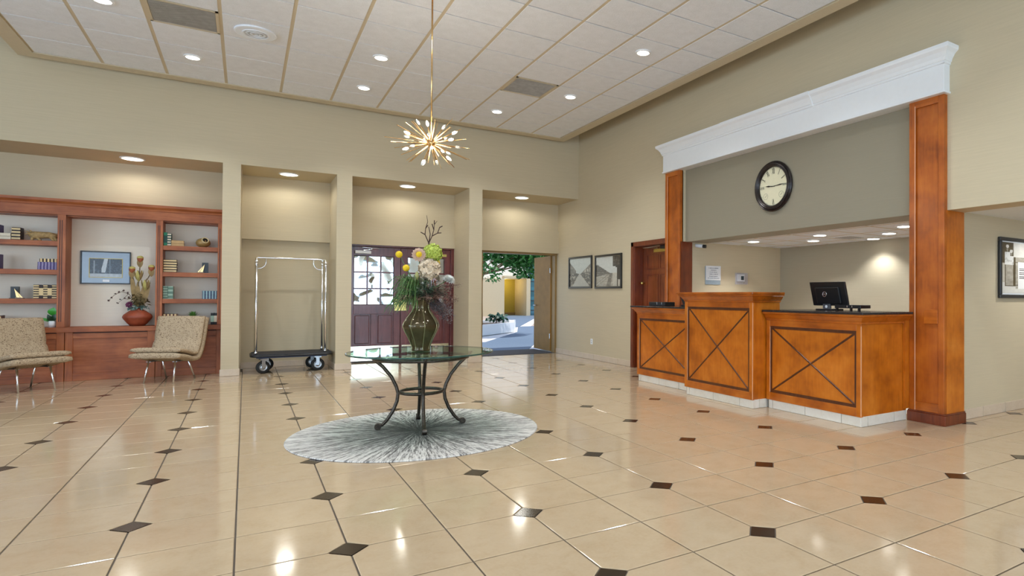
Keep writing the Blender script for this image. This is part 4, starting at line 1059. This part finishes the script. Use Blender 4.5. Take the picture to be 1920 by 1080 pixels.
# ------------------------------------------------------------------ lounge chairs
def chair(label, x, y, rz, plate=False):
    t = thing('lounge_chair', label, 'chair', (x, y, 0), rz, 'armless lounge chairs by the bookcase')
    N = 26; W_ = .31
    ctrl = [(-.36, .405), (-.30, .392), (-.16, .372), (-.02, .335), (.07, .325), (.14, .35), (.20, .44), (.245, .56), (.285, .70), (.315, .82), (.335, .895)]
    def spl(u):
        m = len(ctrl)-1; i = min(int(u*m), m-1); f = u*m-i
        P = [Vector(ctrl[max(0, min(m, i+k))]) for k in (-1, 0, 1, 2)]
        return .5*((2*P[1])+(P[2]-P[0])*f+(2*P[0]-5*P[1]+4*P[2]-P[3])*f*f+(3*P[1]-P[0]-3*P[2]+P[3])*f**3)
    pts = [spl(i/N) for i in range(N+1)]
    nr = []
    for i in range(N+1):
        d = (pts[min(i+1, N)]-pts[max(i-1, 0)]).normalized(); nr.append(Vector((-d.y, d.x)))
    def slab(lo, hi, w, tuft=False):
        mb = MB(); M_ = 12; rows = []
        for i in range(N+1):
            u = i/N; row = []
            e0 = .75 if i in (0, N) else 1
            for s_ in (0, 1):
                for k in range(M_+1):
                    q = -1+2*k/M_
                    ed = (1-abs(q)**6)
                    h = (lo+(0 if ed > .3 else .012)) if s_ == 0 else lo+(hi-lo)*(.72+.28*ed)*e0
                    if tuft and s_ == 1:
                        for tu in (.30, .50, .70): h -= .024*math.exp(-((u-tu)/.022)**2)
                    p = pts[i]+nr[i]*h; row.append((q*w, p.x, p.y))
            rows.append(row)
        L = 2*(M_+1); v = [p for r in rows for p in r]; f = []
        for i in range(N):
            for k in range(M_):
                f.append((i*L+k, i*L+k+1, (i+1)*L+k+1, (i+1)*L+k)); o = M_+1
                f.append((i*L+o+k, (i+1)*L+o+k, (i+1)*L+o+k+1, i*L+o+k+1))
            f.append((i*L, (i+1)*L, (i+1)*L+M_+1, i*L+M_+1)); f.append((i*L+M_, i*L+2*M_+1, (i+1)*L+2*M_+1, (i+1)*L+M_))
        for i in (0, N):
            for k in range(M_): f.append((i*L+k, i*L+k+1, i*L+M_+2+k, i*L+M_+1+k))
        return mb.add(v, f)
    obj('shell', slab(-.055, .03, W_+.006), fabric, t, smooth=True, local=True)
    obj('cushion', slab(.034, .098, W_, True), fabric, t, smooth=True, local=True)
    bm_ = plain('seam_button', (96, 88, 60), .7)
    for q in (-.11, .11): obj('button', MB().ball((q, .118, .472), .011, 8, 6), bm_, t, local=True, smooth=True)
    for sx in (-1, 1):
        obj('leg', MB().tube([(sx*.165, -.18, .335), (sx*.185, -.262, 0)], [.0125, .0105], 10), chrome, t, smooth=True, local=True)
        obj('leg', MB().tube([(sx*.165, .11, .30), (sx*.19, .26, 0)], [.0125, .0105], 10), chrome, t, smooth=True, local=True)
        obj('mount_plate', MB().box(sx*.165-.03, sx*.165+.03, -.2, .13, .283, .29), brushed, t, local=True)
    return t
chair('beige patterned lounge chair turned right, in front of the bookcase at the left edge', -2.36, 10.85, math.radians(38))
chair('beige patterned lounge chair turned left, in front of the right bookcase bay', -.893, 10.99, math.radians(-24))
# ------------------------------------------------------------------ luggage cart
t = thing('luggage_cart', 'chrome birdcage luggage cart with black deck in the wall niche', 'cart', (.64, 11.4, 0))
def rr(x0, x1, y0, y1, r, n=5):
    P = []
    for cx, cy, a0 in ((x1-r, y1-r, 0), (x0+r, y1-r, PI/2), (x0+r, y0+r, PI), (x1-r, y0+r, 1.5*PI)):
        P += [(cx+r*math.cos(a0+PI/2*k/n), cy+r*math.sin(a0+PI/2*k/n)) for k in range(n+1)]
    return P
obj('deck', MB().prism(rr(.085, 1.20, 11.10, 11.76, .09), 'z', .275, .305), plain('deck_carpet', (44, 44, 48), .85), t, bevel=.006)
obj('bumper', MB().tube([(x, y, .278) for x, y in rr(.08, 1.205, 11.095, 11.765, .095)], .018, 8, True), black_p, t, smooth=True)
obj('base_frame', B(.15, 1.13, 11.16, 11.70, .24, .272), plain('navy_steel', (40, 52, 74), .35, .6), t, bevel=.004)
post_xy = [(.142, 11.15), (1.10, 11.15), (.142, 11.68), (1.10, 11.68)]
for x, y in post_xy:
    p = obj('post', MB().tube([(x, y, .3), (x, y, 1.74)], .0165, 12), chrome, t, smooth=True)
    for z, r in ((.315, .024), (1.11, .0195), (1.70, .022), (1.745, .024)): obj('collar', MB().lathe([(r*.7, 0), (r, .006), (r, .022), (r*.7, .03)], (x, y, z), 14), chrome, p, smooth=True)
for y in (11.68,):
    obj('top_bar', MB().tube([(.142, y, 1.75), (.142, y, 1.82), (.15, y, 1.838), (.17, y, 1.842), (1.072, y, 1.842), (1.092, y, 1.838), (1.10, y, 1.82), (1.10, y, 1.75)], .0145, 10), chrome, t, smooth=True)
    for s in (1, -1):
        xo = .142 if s > 0 else 1.10
        obj('hook_bar', MB().tube([(xo, y, 1.665)]+[(xo+s*(.03+.105*math.sin(a*PI/12)), y, 1.77-.105*math.cos(a*PI/12)) for a in range(0, 7)]+[(xo+s*.135, y, 1.835)], .0105, 8), chrome, t, smooth=True)
for x in (.142, 1.10): obj('side_bar', MB().tube([(x, 11.15, 1.75), (x, 11.18, 1.80), (x, 11.3, 1.825), (x, 11.68, 1.84)], .0125, 10), chrome, t, smooth=True)
for x, y, sw in ((.24, 11.17, .25), (1.0, 11.22, 0), (.30, 11.66, .2), (.955, 11.66, 0)):
    w = obj('wheel', MB(), rubber, t) if False else None
    R = Matrix.Rotation(sw, 4, 'Z')
    def tr(mb):
        mb.v = [tuple(Vector((x, y, .102))+R @ Vector(p)) for p in mb.v]; return mb
    prof = [(.058, -.022), (.085, -.024), (.098, -.014), (.101, 0), (.098, .014), (.085, .024), (.058, .022), (.058, -.022)]
    def wheel_mb(prof, n=24):
        v = [(r*math.cos(2*PI*k/n), h, r*math.sin(2*PI*k/n)) for r, h in prof for k in range(n)]
        return MB().add(v, [(i*n+k, i*n+(k+1) % n, (i+1)*n+(k+1) % n, (i+1)*n+k) for i in range(len(prof)-1) for k in range(n)])
    wl_ = obj('wheel', tr(wheel_mb(prof)), rubber, t, smooth=True)
    obj('hub', tr(wheel_mb([(.0, -.018), (.02, -.024), (.024, -.012), (.05, -.012), (.058, -.02), (.058, .02), (.05, .012), (.024, .012), (.02, .024), (0, .018)], 18)), brushed, wl_, smooth=True)
    obj('fork', tr(MB().box(-.024, .024, -.036, -.030, -.01, .12).box(-.024, .024, .030, .036, -.01, .12).box(-.05, .05, -.045, .045, .118, .136).tube([(0, -.04, 0), (0, .04, 0)], .009)), brushed, t)
# ------------------------------------------------------------------ rug, table, vase
TC = Vector((1.385, 5.87, 0))
tag(obj('round_rug', MB().lathe([(1.058, 0), (1.062, .004), (1.055, .011), (0, .011)], (1.335, 5.73, .0), 96), rug_m), 'round grey rug with dark rays bursting from its centre', 'rug')
t = thing('round_table', 'round glass top table on four curved wrought iron legs, on the grey rug', 'table', (TC.x, TC.y, .011))
obj('glass_top', MB().lathe([(.628, .703), (.645, .709), (.640, .715), (.622, .7175), (0, .7175), (0, .703)], TC, 96), table_glass, t)
obj('glass_edge', MB().tube([(TC.x+.642*math.cos(2*PI*k/96), TC.y+.642*math.sin(2*PI*k/96), .709) for k in range(96)], .0075, 6, True), edge_glass, t, smooth=True)
ringp = lambda r, z, n=48: [(TC.x+r*math.cos(2*PI*k/n), TC.y+r*math.sin(2*PI*k/n), z) for k in range(n)]
obj('top_ring', MB().tube(ringp(.415, .66), .015, 8, True), iron, t, smooth=True)
obj('brace_ring', MB().tube(ringp(.19, .342), .015, 8, True), iron, t, smooth=True)
for k in range(4):
    a = math.radians(-9+90*k); ca, sa = math.cos(a), math.sin(a)
    P = [(.445, .69), (.415, .66), (.335, .585), (.262, .49), (.22, .40), (.203, .335), (.212, .26), (.245, .175), (.295, .095), (.335, .052), (.362, .045)]
    lg_ = obj('leg', MB().tube([(TC.x+r*ca, TC.y+r*sa, z) for r, z in P], [.013]+[.016]*8+[.014, .012], 10), iron, t, smooth=True)
    obj('foot_scroll', MB().tube([(TC.x+.372*ca-.02*sa*s, TC.y+.372*sa+.02*ca*s, .040) for s in (-1, 1)], .029, 14), iron, lg_)
    obj('pad', MB().tube([(TC.x+.44*ca, TC.y+.44*sa, .69), (TC.x+.44*ca, TC.y+.44*sa, .7025)], .02, 12), black_p, lg_)
VC = Vector((1.375, 5.86, .718))
vt = thing('tall_vase', 'tall fluted olive glass vase with flared rim on the glass table', 'vase', VC)
vp = [(.072, 0), (.082, .006), (.082, .016), (.077, .03), (.086, .06), (.106, .11), (.130, .16), (.150, .20), (.160, .228), (.160, .245), (.150, .272), (.130, .305), (.106, .338), (.086, .368), (.075, .392), (.072, .41), (.075, .435), (.084, .465), (.096, .492), (.102, .506), (.096, .507), (.084, .475), (.07, .43), (0, .40)]
obj('body', MB().lathe(vp, VC, 72, 8, .016, .4), vase_m, vt, smooth=True)
for k in range(8):
    a = 2*PI*k/8+.4/8*-1+.02
    obj('rib', MB().tube([(VC.x+(r*1.015)*math.cos(a), VC.y+(r*1.015)*math.sin(a), VC.z+z) for r, z in vp[2:20]], .0045, 6), rib_m, vt, smooth=True)
MO = VC+Vector((0, 0, .46))
gstem = plain('flower_stem', (84, 116, 62), .6)
def stem_to(p, c, r=.004, m=gstem, sag=.0):
    c = Vector(c); mid = (MO+c)/2+Vector((0, 0, .03)); return obj('stem', MB().tube([MO+Vector((0, 0, -.12)), MO, mid, c], r, 6), m, p, smooth=True)
def hydrangea(label, c, r, m, n, seed):
    p = thing('hydrangea', label, 'flower', c); stem_to(p, Vector(c)-Vector((0, 0, r*.5)))
    rd = random.Random(seed); core = MB().ball(c, r*.72, 16, 10); obj('core', core, m, p, smooth=True)
    mb = MB()
    for k in range(n):
        z = 1-2*(k+.5)/n; a = k*2.39996; q = math.sqrt(1-z*z); d = Vector((q*math.cos(a), q*math.sin(a), z)); o_ = Vector(c)+d*r*rd.uniform(.74, .97)
        d = (d+Vector((rd.uniform(-1, 1), rd.uniform(-1, 1), rd.uniform(-1, 1)))*.35).normalized()
        a1 = d.cross(Vector((.2, .5, .8))).normalized(); a2 = d.cross(a1); ph = rd.uniform(0, 6)
        for w in range(4):
            e = a1*math.cos(ph+w*PI/2)+a2*math.sin(ph+w*PI/2); L_ = r*rd.uniform(.24, .32)
            b_ = bigleaf(o_, o_+e*L_+d*r*.07, L_*.46, d, -.12*L_, 4); mb.add(b_.v, b_.f)
    obj('florets', mb, m, p, smooth=True)['kind'] = 'stuff'
hydrangea('lime green hydrangea head at the top of the arrangement', (1.46, 5.82, 1.635), .088, plain('lime_petal', (196, 208, 96), .6, var=.3, scale=60), 110, 1)
hydrangea('large cream and pink hydrangea head in the centre of the arrangement', (1.425, 5.78, 1.485), .10, plain('cream_petal', (226, 206, 178), .6, var=.2, scale=60), 130, 2)
yel = plain('yellow_ball', (226, 190, 20), .7, var=.2, scale=160)
for c, nm in (((1.165, 5.82, 1.61), 'highest yellow ball flower out to the left'), ((1.215, 5.76, 1.485), 'lower yellow ball flower at left above the grass'), ((1.515, 5.87, 1.545), 'yellow ball flower half hidden right of the hydrangeas')):
    p = thing('ball_flower', nm, 'flower', c, 0, 'yellow ball flowers in the tall vase'); stem_to(p, c, .003)
    obj('head', MB().ball(c, .031, 14, 10), yel, p, smooth=True)
p = thing('dahlia', 'pale pink dahlia with yellow centre left of the lime hydrangea', 'flower', (1.335, 5.8, 1.61)); stem_to(p, (1.335, 5.8, 1.61))
m = MB(); petals(m, (1.335, 5.8, 1.61), .068, 14, 4, (-.25, -1, .1), .014)
obj('petals', m, plain('pink_petal', (222, 192, 170), .6), p, smooth=True); obj('centre', MB().ball((1.327, 5.762, 1.612), .029, 14, 8), yel, p, smooth=True)
p = thing('chrysanthemum', 'white chrysanthemum at the right side of the arrangement', 'flower', (1.60, 5.8, 1.385)); stem_to(p, (1.60, 5.8, 1.385))
m = MB(); petals(m, (1.60, 5.8, 1.37), .068, 16, 5, (.3, -.5, .9), .010)
obj('petals', m, plain('white_petal', (236, 236, 230), .6), p, smooth=True)
p = thing('bud', 'small pale green flower bud beside the cream hydrangea', 'flower', (1.315, 5.78, 1.40)); stem_to(p, (1.315, 5.78, 1.39))
obj('head', MB().lathe([(.006, -.03), (.02, 0), (.016, .03), (0, .05)], (1.315, 5.78, 1.41), 12), plain('bud_green', (176, 170, 110), .6), p, smooth=True)
p = thing('bare_branch', 'dark bare branching twig rising above the lime hydrangea', 'branch', MO)
twig = plain('twig', (62, 38, 34), .8)
m = MB(); b = Vector((1.44, 5.87, 1.60))
m.tube([MO+Vector((0, 0, -.1)), MO, b, b+Vector((.0, 0, .14))], [.006, .006, .006, .006], 6); q = b+Vector((0, 0, .13))
for P in ([(0, 0, 0), (-.035, 0, .08), (-.03, 0, .14), (-.012, 0, .2), (-.022, 0, .262)], [(0, 0, 0), (.03, 0, .07), (.045, 0, .13), (.05, 0, .18), (.075, 0, .215)], [(.03, 0, .07), (.08, .0, .10), (.098, 0, .155)], [(-.035, 0, .08), (-.075, 0, .10)], [(-.03, 0, .14), (-.01, 0, .17)], [(.045, 0, .13), (.028, 0, .185)], [(.05, 0, .18), (.05, 0, .22)], [(.08, 0, .1), (.115, 0, .105)], [(.098, .0, .155), (.125, 0, .17)], [(0, 0, .0), (.02, .03, .09), (.01, .05, .16)]):
    m.tube([q+Vector(v) for v in P], [.0052-.0008*i for i in range(len(P))], 5)
obj('twigs', m, twig, p)
rd = random.Random(21)
p = thing('grass_tuft', 'arching tuft of long green grass blades spilling left from the tall vase', 'grass', MO)
gm = MB()
for k in range(130):
    a = rd.uniform(PI*.6, PI*1.45); L = rd.uniform(.10, .27); upz = rd.uniform(.0, .22)
    d = Vector((math.cos(a), math.sin(a)*.8, 0)); b = MO+Vector((rd.uniform(-.09, -.01), rd.uniform(-.07, .04), .04))
    P = [b+d*L*u+Vector((0, 0, upz*math.sin(PI*min(1, u*.72))*1.15-(.13+rd.uniform(0, .04))*u*u*u)) for u in (0, .3, .6, .85, 1)]
    gm.tube(P, [.0035, .0048, .0042, .0028, .0006], 4)
obj('blades', gm, plain('grass_blade', (84, 116, 62), .55, var=.55, scale=45), p)['kind'] = 'stuff'
heath = plain('heather_brown', (138, 108, 94), .8, var=.35, scale=40); hgrn = plain('dusky_green', (84, 108, 84), .7, var=.3, scale=25)
def spray(label, tips, m, leafm, seed, L=.019, w=.0065, per=64):
    p = thing('filler_spray', label, 'foliage', MO); rd = random.Random(seed); st = MB(); lf = MB()
    for tp in tips:
        tp = Vector(tp); mid = MO+(tp-MO)*.5+Vector((0, 0, .07)); P = [MO, mid, tp]
        st.tube(P, [.0025, .002, .001], 4)
        for k in range(per):
            u = rd.uniform(.25, 1); a = (MO*(1-u)+mid*u)*(1-u)+(mid*(1-u)+tp*u)*u
            d = Vector((rd.uniform(-1, 1), rd.uniform(-1, 1), rd.uniform(-1, .8))).normalized()
            a = a+d*rd.uniform(0, .025); lf.leaf(a, a+d*L*rd.uniform(.6, 1.3), w, d.cross(Vector((.3, .8, .2))).normalized())
    obj('stems', st, twig, p)['kind'] = 'stuff'; obj('leaves', lf, leafm, p)['kind'] = 'stuff'
rd = random.Random(5)
spray('brown heather sprays around the rim of the tall vase', [(MO.x+rd.uniform(-.24, .2), MO.y+rd.uniform(-.25, .15), MO.z+rd.uniform(-.02, .22)) for _ in range(26)], heath, heath, 31)
spray('brown heather sprays drooping to the right of the tall vase', [(MO.x+rd.uniform(.15, .34), MO.y+rd.uniform(-.2, .15), MO.z+rd.uniform(-.12, .18)) for _ in range(26)]+[(MO.x+.22, MO.y-.12, MO.z-.14), (MO.x+.2, MO.y-.12, MO.z-.16), (MO.x+.24, MO.y-.1, MO.z-.12)], heath, heath, 32)
slv = plain('silver_grey_sprig', (136, 132, 134), .8, var=.25, scale=40)
spray('silvery grey sprigs hanging lowest at the right of the tall vase', [(MO.x+rd.uniform(.14, .27), MO.y+rd.uniform(-.2, -.05), MO.z+rd.uniform(-.22, -.06)) for _ in range(16)], slv, slv, 36)
spray('dusky green leafy sprays in the middle of the tall vase', [(MO.x+rd.uniform(-.15, .27), MO.y+rd.uniform(-.22, .15), MO.z+rd.uniform(.02, .22)) for _ in range(30)], hgrn, hgrn, 33, .035, .009)
# ------------------------------------------------------------------ chandelier
CC = Vector((1.535, 6.2, 2.76))
t = thing('chandelier', 'gold starburst chandelier with lit bulbs hanging on a long rod', 'chandelier', CC)
obj('rod', MB().tube([CC, (CC.x, CC.y, CZ)], .0085, 10), gold, t, smooth=True)
obj('canopy', MB().lathe([(.0, -.03), (.055, -.03), (.06, -.02), (.06, 0), (0, 0)], (CC.x, CC.y, CZ-.001), 20), gold, t)
obj('hub', MB().ball(CC, .045, 16, 10), gold, t, smooth=True)
rd = random.Random(14); NS = 66
spike = []
for k in range(NS):
    z = 1-2*(k+.5)/NS; a = k*2.39996; q = math.sqrt(1-z*z); spike.append(Vector((q*math.cos(a), q*math.sin(a), z)))
lit = 0
for k, d in enumerate(spike):
    if d.z > .93: continue
    sc = Vector((d.x, d.y, d.z*.78))
    if k % 3 == 1:
        L = .205+.05*rd.random(); e = CC+sc*L
        a_ = obj('arm', MB().tube([CC+sc*.03, e], .0045, 6), gold, t)
        on = k % 6 == 1
        L2 = sc.normalized()
        v = [e+L2*u for u in (0, .012, .03, .05, .06)]
        obj('bulb', MB().tube(v, [.006, .012, .0135, .008, .001], 8), bulb_e if on else bulb_c, a_, smooth=True)
    else:
        L = (.33 if abs(d.z) < .6 else .28)+.105*rd.random()
        obj('spike', MB().tube([CC+sc*.03, CC+sc*L], [.0042, .0034], 6), gold, t)
l = add_light('chandelier_light', 'POINT', CC, 60*PK, (1, .92, .78), shadow_soft_size=.2); l.parent = t; l.location = (0, 0, 0)
# ------------------------------------------------------------------ clock
KX, KY, KZ = 5.765, 5.655, 2.688
t = thing('wall_clock', 'round dark framed wall clock with Roman numerals above the front desk', 'clock', (KX-.03, KY, KZ-.32))
def disc_x(prof, n=48):
    v = [(KX-h, KY+r*math.cos(2*PI*k/n), KZ+r*math.sin(2*PI*k/n)) for r, h in prof for k in range(n)]
    m = len(prof); f = [(i*n+k, i*n+(k+1) % n, (i+1)*n+(k+1) % n, (i+1)*n+k) for i in range(m-1) for k in range(n)]
    return MB().add(v, f+[tuple(range(n)), tuple(range((m-1)*n, m*n))])
rimm = plain('clock_rim', (44, 36, 34), .3, .3)
obj('rim', disc_x([(.30, 0), (.325, .008), (.33, .03), (.318, .045), (.31, .04), (.302, .055), (.29, .058), (.28, .052), (.272, .056), (.26, .048), (.25, .03), (.25, .012)]), rimm, t, smooth=False)
face = obj('dial', disc_x([(.252, .008), (.252, .016)]), plain('dial_cream', (232, 226, 194), .5, var=.02), t)
for n_, s_ in ((12, 'XII'), (1, 'I'), (2, 'II'), (3, 'III'), (6, 'VI'), (9, 'IX'), (10, 'X'), (11, 'XI')):
    a = math.radians(90-30*n_); r = .196
    R = F_NX @ Matrix.Rotation(-math.radians(30*n_), 4, 'Z')
    o = text('numeral', s_, .062, black_m, t, (KX-.018, KY-r*math.cos(a), KZ+r*math.sin(a)), R, sx=.6, sy=1.7)
for k in range(60):
    a = 2*PI*k/60; r0, r1 = (.236, .245) if k % 5 else (.23, .246)
    pass
mk = MB()
for k in range(60):
    a = 2*PI*k/60; r = .241; w = .002 if k % 5 else .004
    mk.box(KX-.0175, KX-.016, KY+r*math.cos(a)-w, KY+r*math.cos(a)+w, KZ+r*math.sin(a)-w, KZ+r*math.sin(a)+w)
obj('minute_track', mk, black_m, t)['kind'] = 'stuff'
def hand(ang, L, w):
    d = Vector((0, -math.cos(ang), math.sin(ang))); n_ = Vector((0, math.sin(ang), math.cos(ang)))
    c = Vector((KX-.021, KY, KZ)); P = [c-d*.03-n_*w*.4, c+d*L*.3-n_*w*.5, c+d*L*.6-n_*w, c+d*L, c+d*L*.6+n_*w, c+d*L*.3+n_*w*.5, c-d*.03+n_*w*.4]
    v = [tuple(p) for p in P]+[tuple(p+Vector((-.002, 0, 0))) for p in P]; k = len(P)
    return MB().add(v, [tuple(range(k)), tuple(range(k, 2*k))]+[(i, (i+1) % k, k+(i+1) % k, k+i) for i in range(k)])
obj('minute_hand', hand(math.radians(3), .20, .008), black_m, t); obj('hour_hand', hand(math.radians(174), .145, .010), black_m, t)
for s in (-1, 1):
    a = math.radians(-33 if s > 0 else 213); yy, zz = KY-.165*math.cos(a)*1.0, KZ+.165*math.sin(a)-.03
    sd = obj('sub_dial', MB().tube([(KX-.0175, yy+.04*math.cos(k*PI/12), zz+.04*math.sin(k*PI/12)) for k in range(24)], .0012, 4, True), rimm, t)
    obj('sub_hand', MB().tube([(KX-.018, yy+.012, zz-.01), (KX-.018, yy-.02, zz+.018)], .0018, 4), black_m, sd)
text('maker_mark', 'QUARTZ', .016, rimm, t, (KX-.0175, KY, KZ+.075), F_NX) if False else None
# ------------------------------------------------------------------ things on and behind the desk
t = thing('computer_monitor', 'black computer monitor seen from behind on the right desk unit', 'monitor', (5.36, 4.43, 1.098), 0)
mb = MB(); tl = .035
def mon(y0, y1, z0, z1, xa, xb): return MB().add([(x+tl*(z-1.15)/.25*-1 if False else x, y, z) for x in (xa, xb) for y in (y0, y1) for z in (z0, z1)], [(0, 1, 3, 2), (4, 6, 7, 5), (0, 4, 5, 1), (2, 3, 7, 6), (0, 2, 6, 4), (1, 5, 7, 3)])
def skew(m, sy): m.v = [(x-sy*(z-1.15), y, z) for x, y, z in m.v]; return m
SK = .27
obj('housing', skew(mon(4.165, 4.635, 1.15, 1.405, 5.345, 5.375), SK), black_p, t, bevel=.006)
obj('back_cover', skew(mon(4.24, 4.56, 1.17, 1.35, 5.325, 5.35), SK), black_p, t, bevel=.01)
obj('top_edge', skew(mon(4.166, 4.634, 1.4055, 1.4085, 5.342, 5.376), SK), brushed, t)
lx_, ly_, lz_ = 5.2855, 4.43, 1.275
obj('logo_ring', MB().tube([(lx_, ly_+.026*math.cos(k*PI/12), lz_+.026*math.sin(k*PI/12)) for k in range(24)], .003, 6, True), chrome, t)
text('logo_lettering', 'DELL', .019, chrome, t, (lx_-.001, ly_, lz_), F_NX)
obj('stand_neck', MB().box(5.335, 5.36, 4.395, 4.495, 1.115, 1.20), plain('grey_plastic', (84, 84, 88), .4), t, bevel=.004)
obj('stand_hole', MB().tube([(5.333, 4.445, 1.14), (5.3345, 4.445, 1.14)], .016, 14), white_m, t)
obj('stand_foot', MB().box(5.28, 5.48, 4.33, 4.55, 1.098, 1.115), black_p, t, bevel=.004)
t = thing('card_tray', 'low black tray with small legs beside the monitor', 'tray', (5.36, 4.15, 1.098))
obj('tray', MB().box(5.33, 5.5, 4.0, 4.33, 1.125, 1.16), black_p, t, bevel=.004)
for y in (4.02, 4.12, 4.30): obj('leg', MB().box(5.335, 5.36, y, y+.018, 1.098, 1.126), black_p, t)
for y in (4.10, 4.16): obj('clip', MB().box(5.327, 5.331, y, y+.01, 1.135, 1.155), chrome, t)
t = thing('card_terminal', 'low black desk device on the far left desk unit in front of the office door', 'device', (5.2, 7.4, 1.103))
obj('body', MB().box(5.12, 5.3, 7.2, 7.62, 1.103, 1.16), black_p, t, bevel=.006)
for y in (7.28, 7.4): obj('clip', MB().box(5.117, 5.121, y, y+.012, 1.125, 1.155), chrome, t)
t = thing('computer_monitor', 'edge of a tilted black monitor peeking out left of the tall desk unit', 'monitor', (5.05, 6.55, 1.103))
obj('housing', MB().prism([(6.40, 1.13), (6.60, 1.13), (6.70, 1.29), (6.40, 1.29)], 'x', 5.0, 5.03), black_p, t)
obj('stand_foot', B(4.95, 5.1, 6.42, 6.58, 1.103, 1.13), black_p, t)
t = thing('notice_sign', 'white printed notice over a grey metal strip on the wall behind the desk', 'sign', (6.31, 7.55, 1.44))
obj('grey_plate', B(6.16, 6.47, 7.545, 7.559, 1.44, 1.735), plain('sign_grey', (150, 164, 174), .4), t)
obj('paper', B(6.165, 6.475, 7.54, 7.546, 1.51, 1.742), white_m, t)
rd = random.Random(2); ink = plain('sign_ink', (70, 84, 110), .6)
for z, w, h in ((1.705, .10, .013), (1.672, .055, .010), (1.64, .078, .010), (1.608, .088, .010), (1.572, .085, .010), (1.543, .12, .010)):
    ln = MB(); x = 6.32-w
    while x < 6.32+w:
        g = rd.uniform(.006, .011); hh = h*rd.uniform(.6, 1.1); ln.box(x, x+g*.62, 7.5388, 7.5402, z-h/2, z-h/2+hh); x += g*(2 if rd.random() < .14 else 1)
    obj('text_line', ln, ink, t)['kind'] = 'stuff'
t = thing('thermostat', 'white thermostat inside a clear locked cover behind the desk', 'thermostat', (6.94, 7.54, 1.46))
obj('backplate', B(6.80, 7.08, 7.553, 7.559, 1.452, 1.645), plain('thermostat_back', (196, 190, 190), .3), t)
obj('body', B(6.83, 6.99, 7.525, 7.553, 1.50, 1.62), white_m, t, bevel=.006)
obj('display', B(6.905, 6.965, 7.522, 7.526, 1.525, 1.59), plain('lcd', (70, 84, 88), .2), t)
obj('lock', MB().tube([(6.94, 7.51, 1.475), (6.94, 7.50, 1.475)], .009, 10), chrome, t)
obj('cover', B(6.80, 7.075, 7.512, 7.515, 1.455, 1.64), glass_mat('clear_acrylic', (.97, .97, .98)), t)
t = thing('security_camera', 'small white security camera with black lens under the desk ceiling', 'camera', (5.98, 7.5, 2.03))
obj('mount', MB().tube([(5.97, 7.559, 2.06), (5.97, 7.50, 2.055)], .018, 10), white_m, t); obj('body', MB().tube([(5.94, 7.52, 2.05), (6.0, 7.42, 2.035)], .028, 12), white_m, t, smooth=True)
obj('lens', MB().tube([(6.0, 7.42, 2.035), (6.03, 7.375, 2.03)], .027, 12), black_p, t)
t = thing('power_outlet', 'white power outlet low on the right wall under the street photographs', 'outlet', (5.695, 10.49, .297))
obj('plate', B(5.693, 5.6995, 10.45, 10.535, .297, .405), white_m, t, bevel=.002)
for z in (.322, .362): obj('socket', MB().box(5.691, 5.694, 10.475, 10.51, z, z+.022), plain('socket_grey', (190, 190, 188), .4), t)
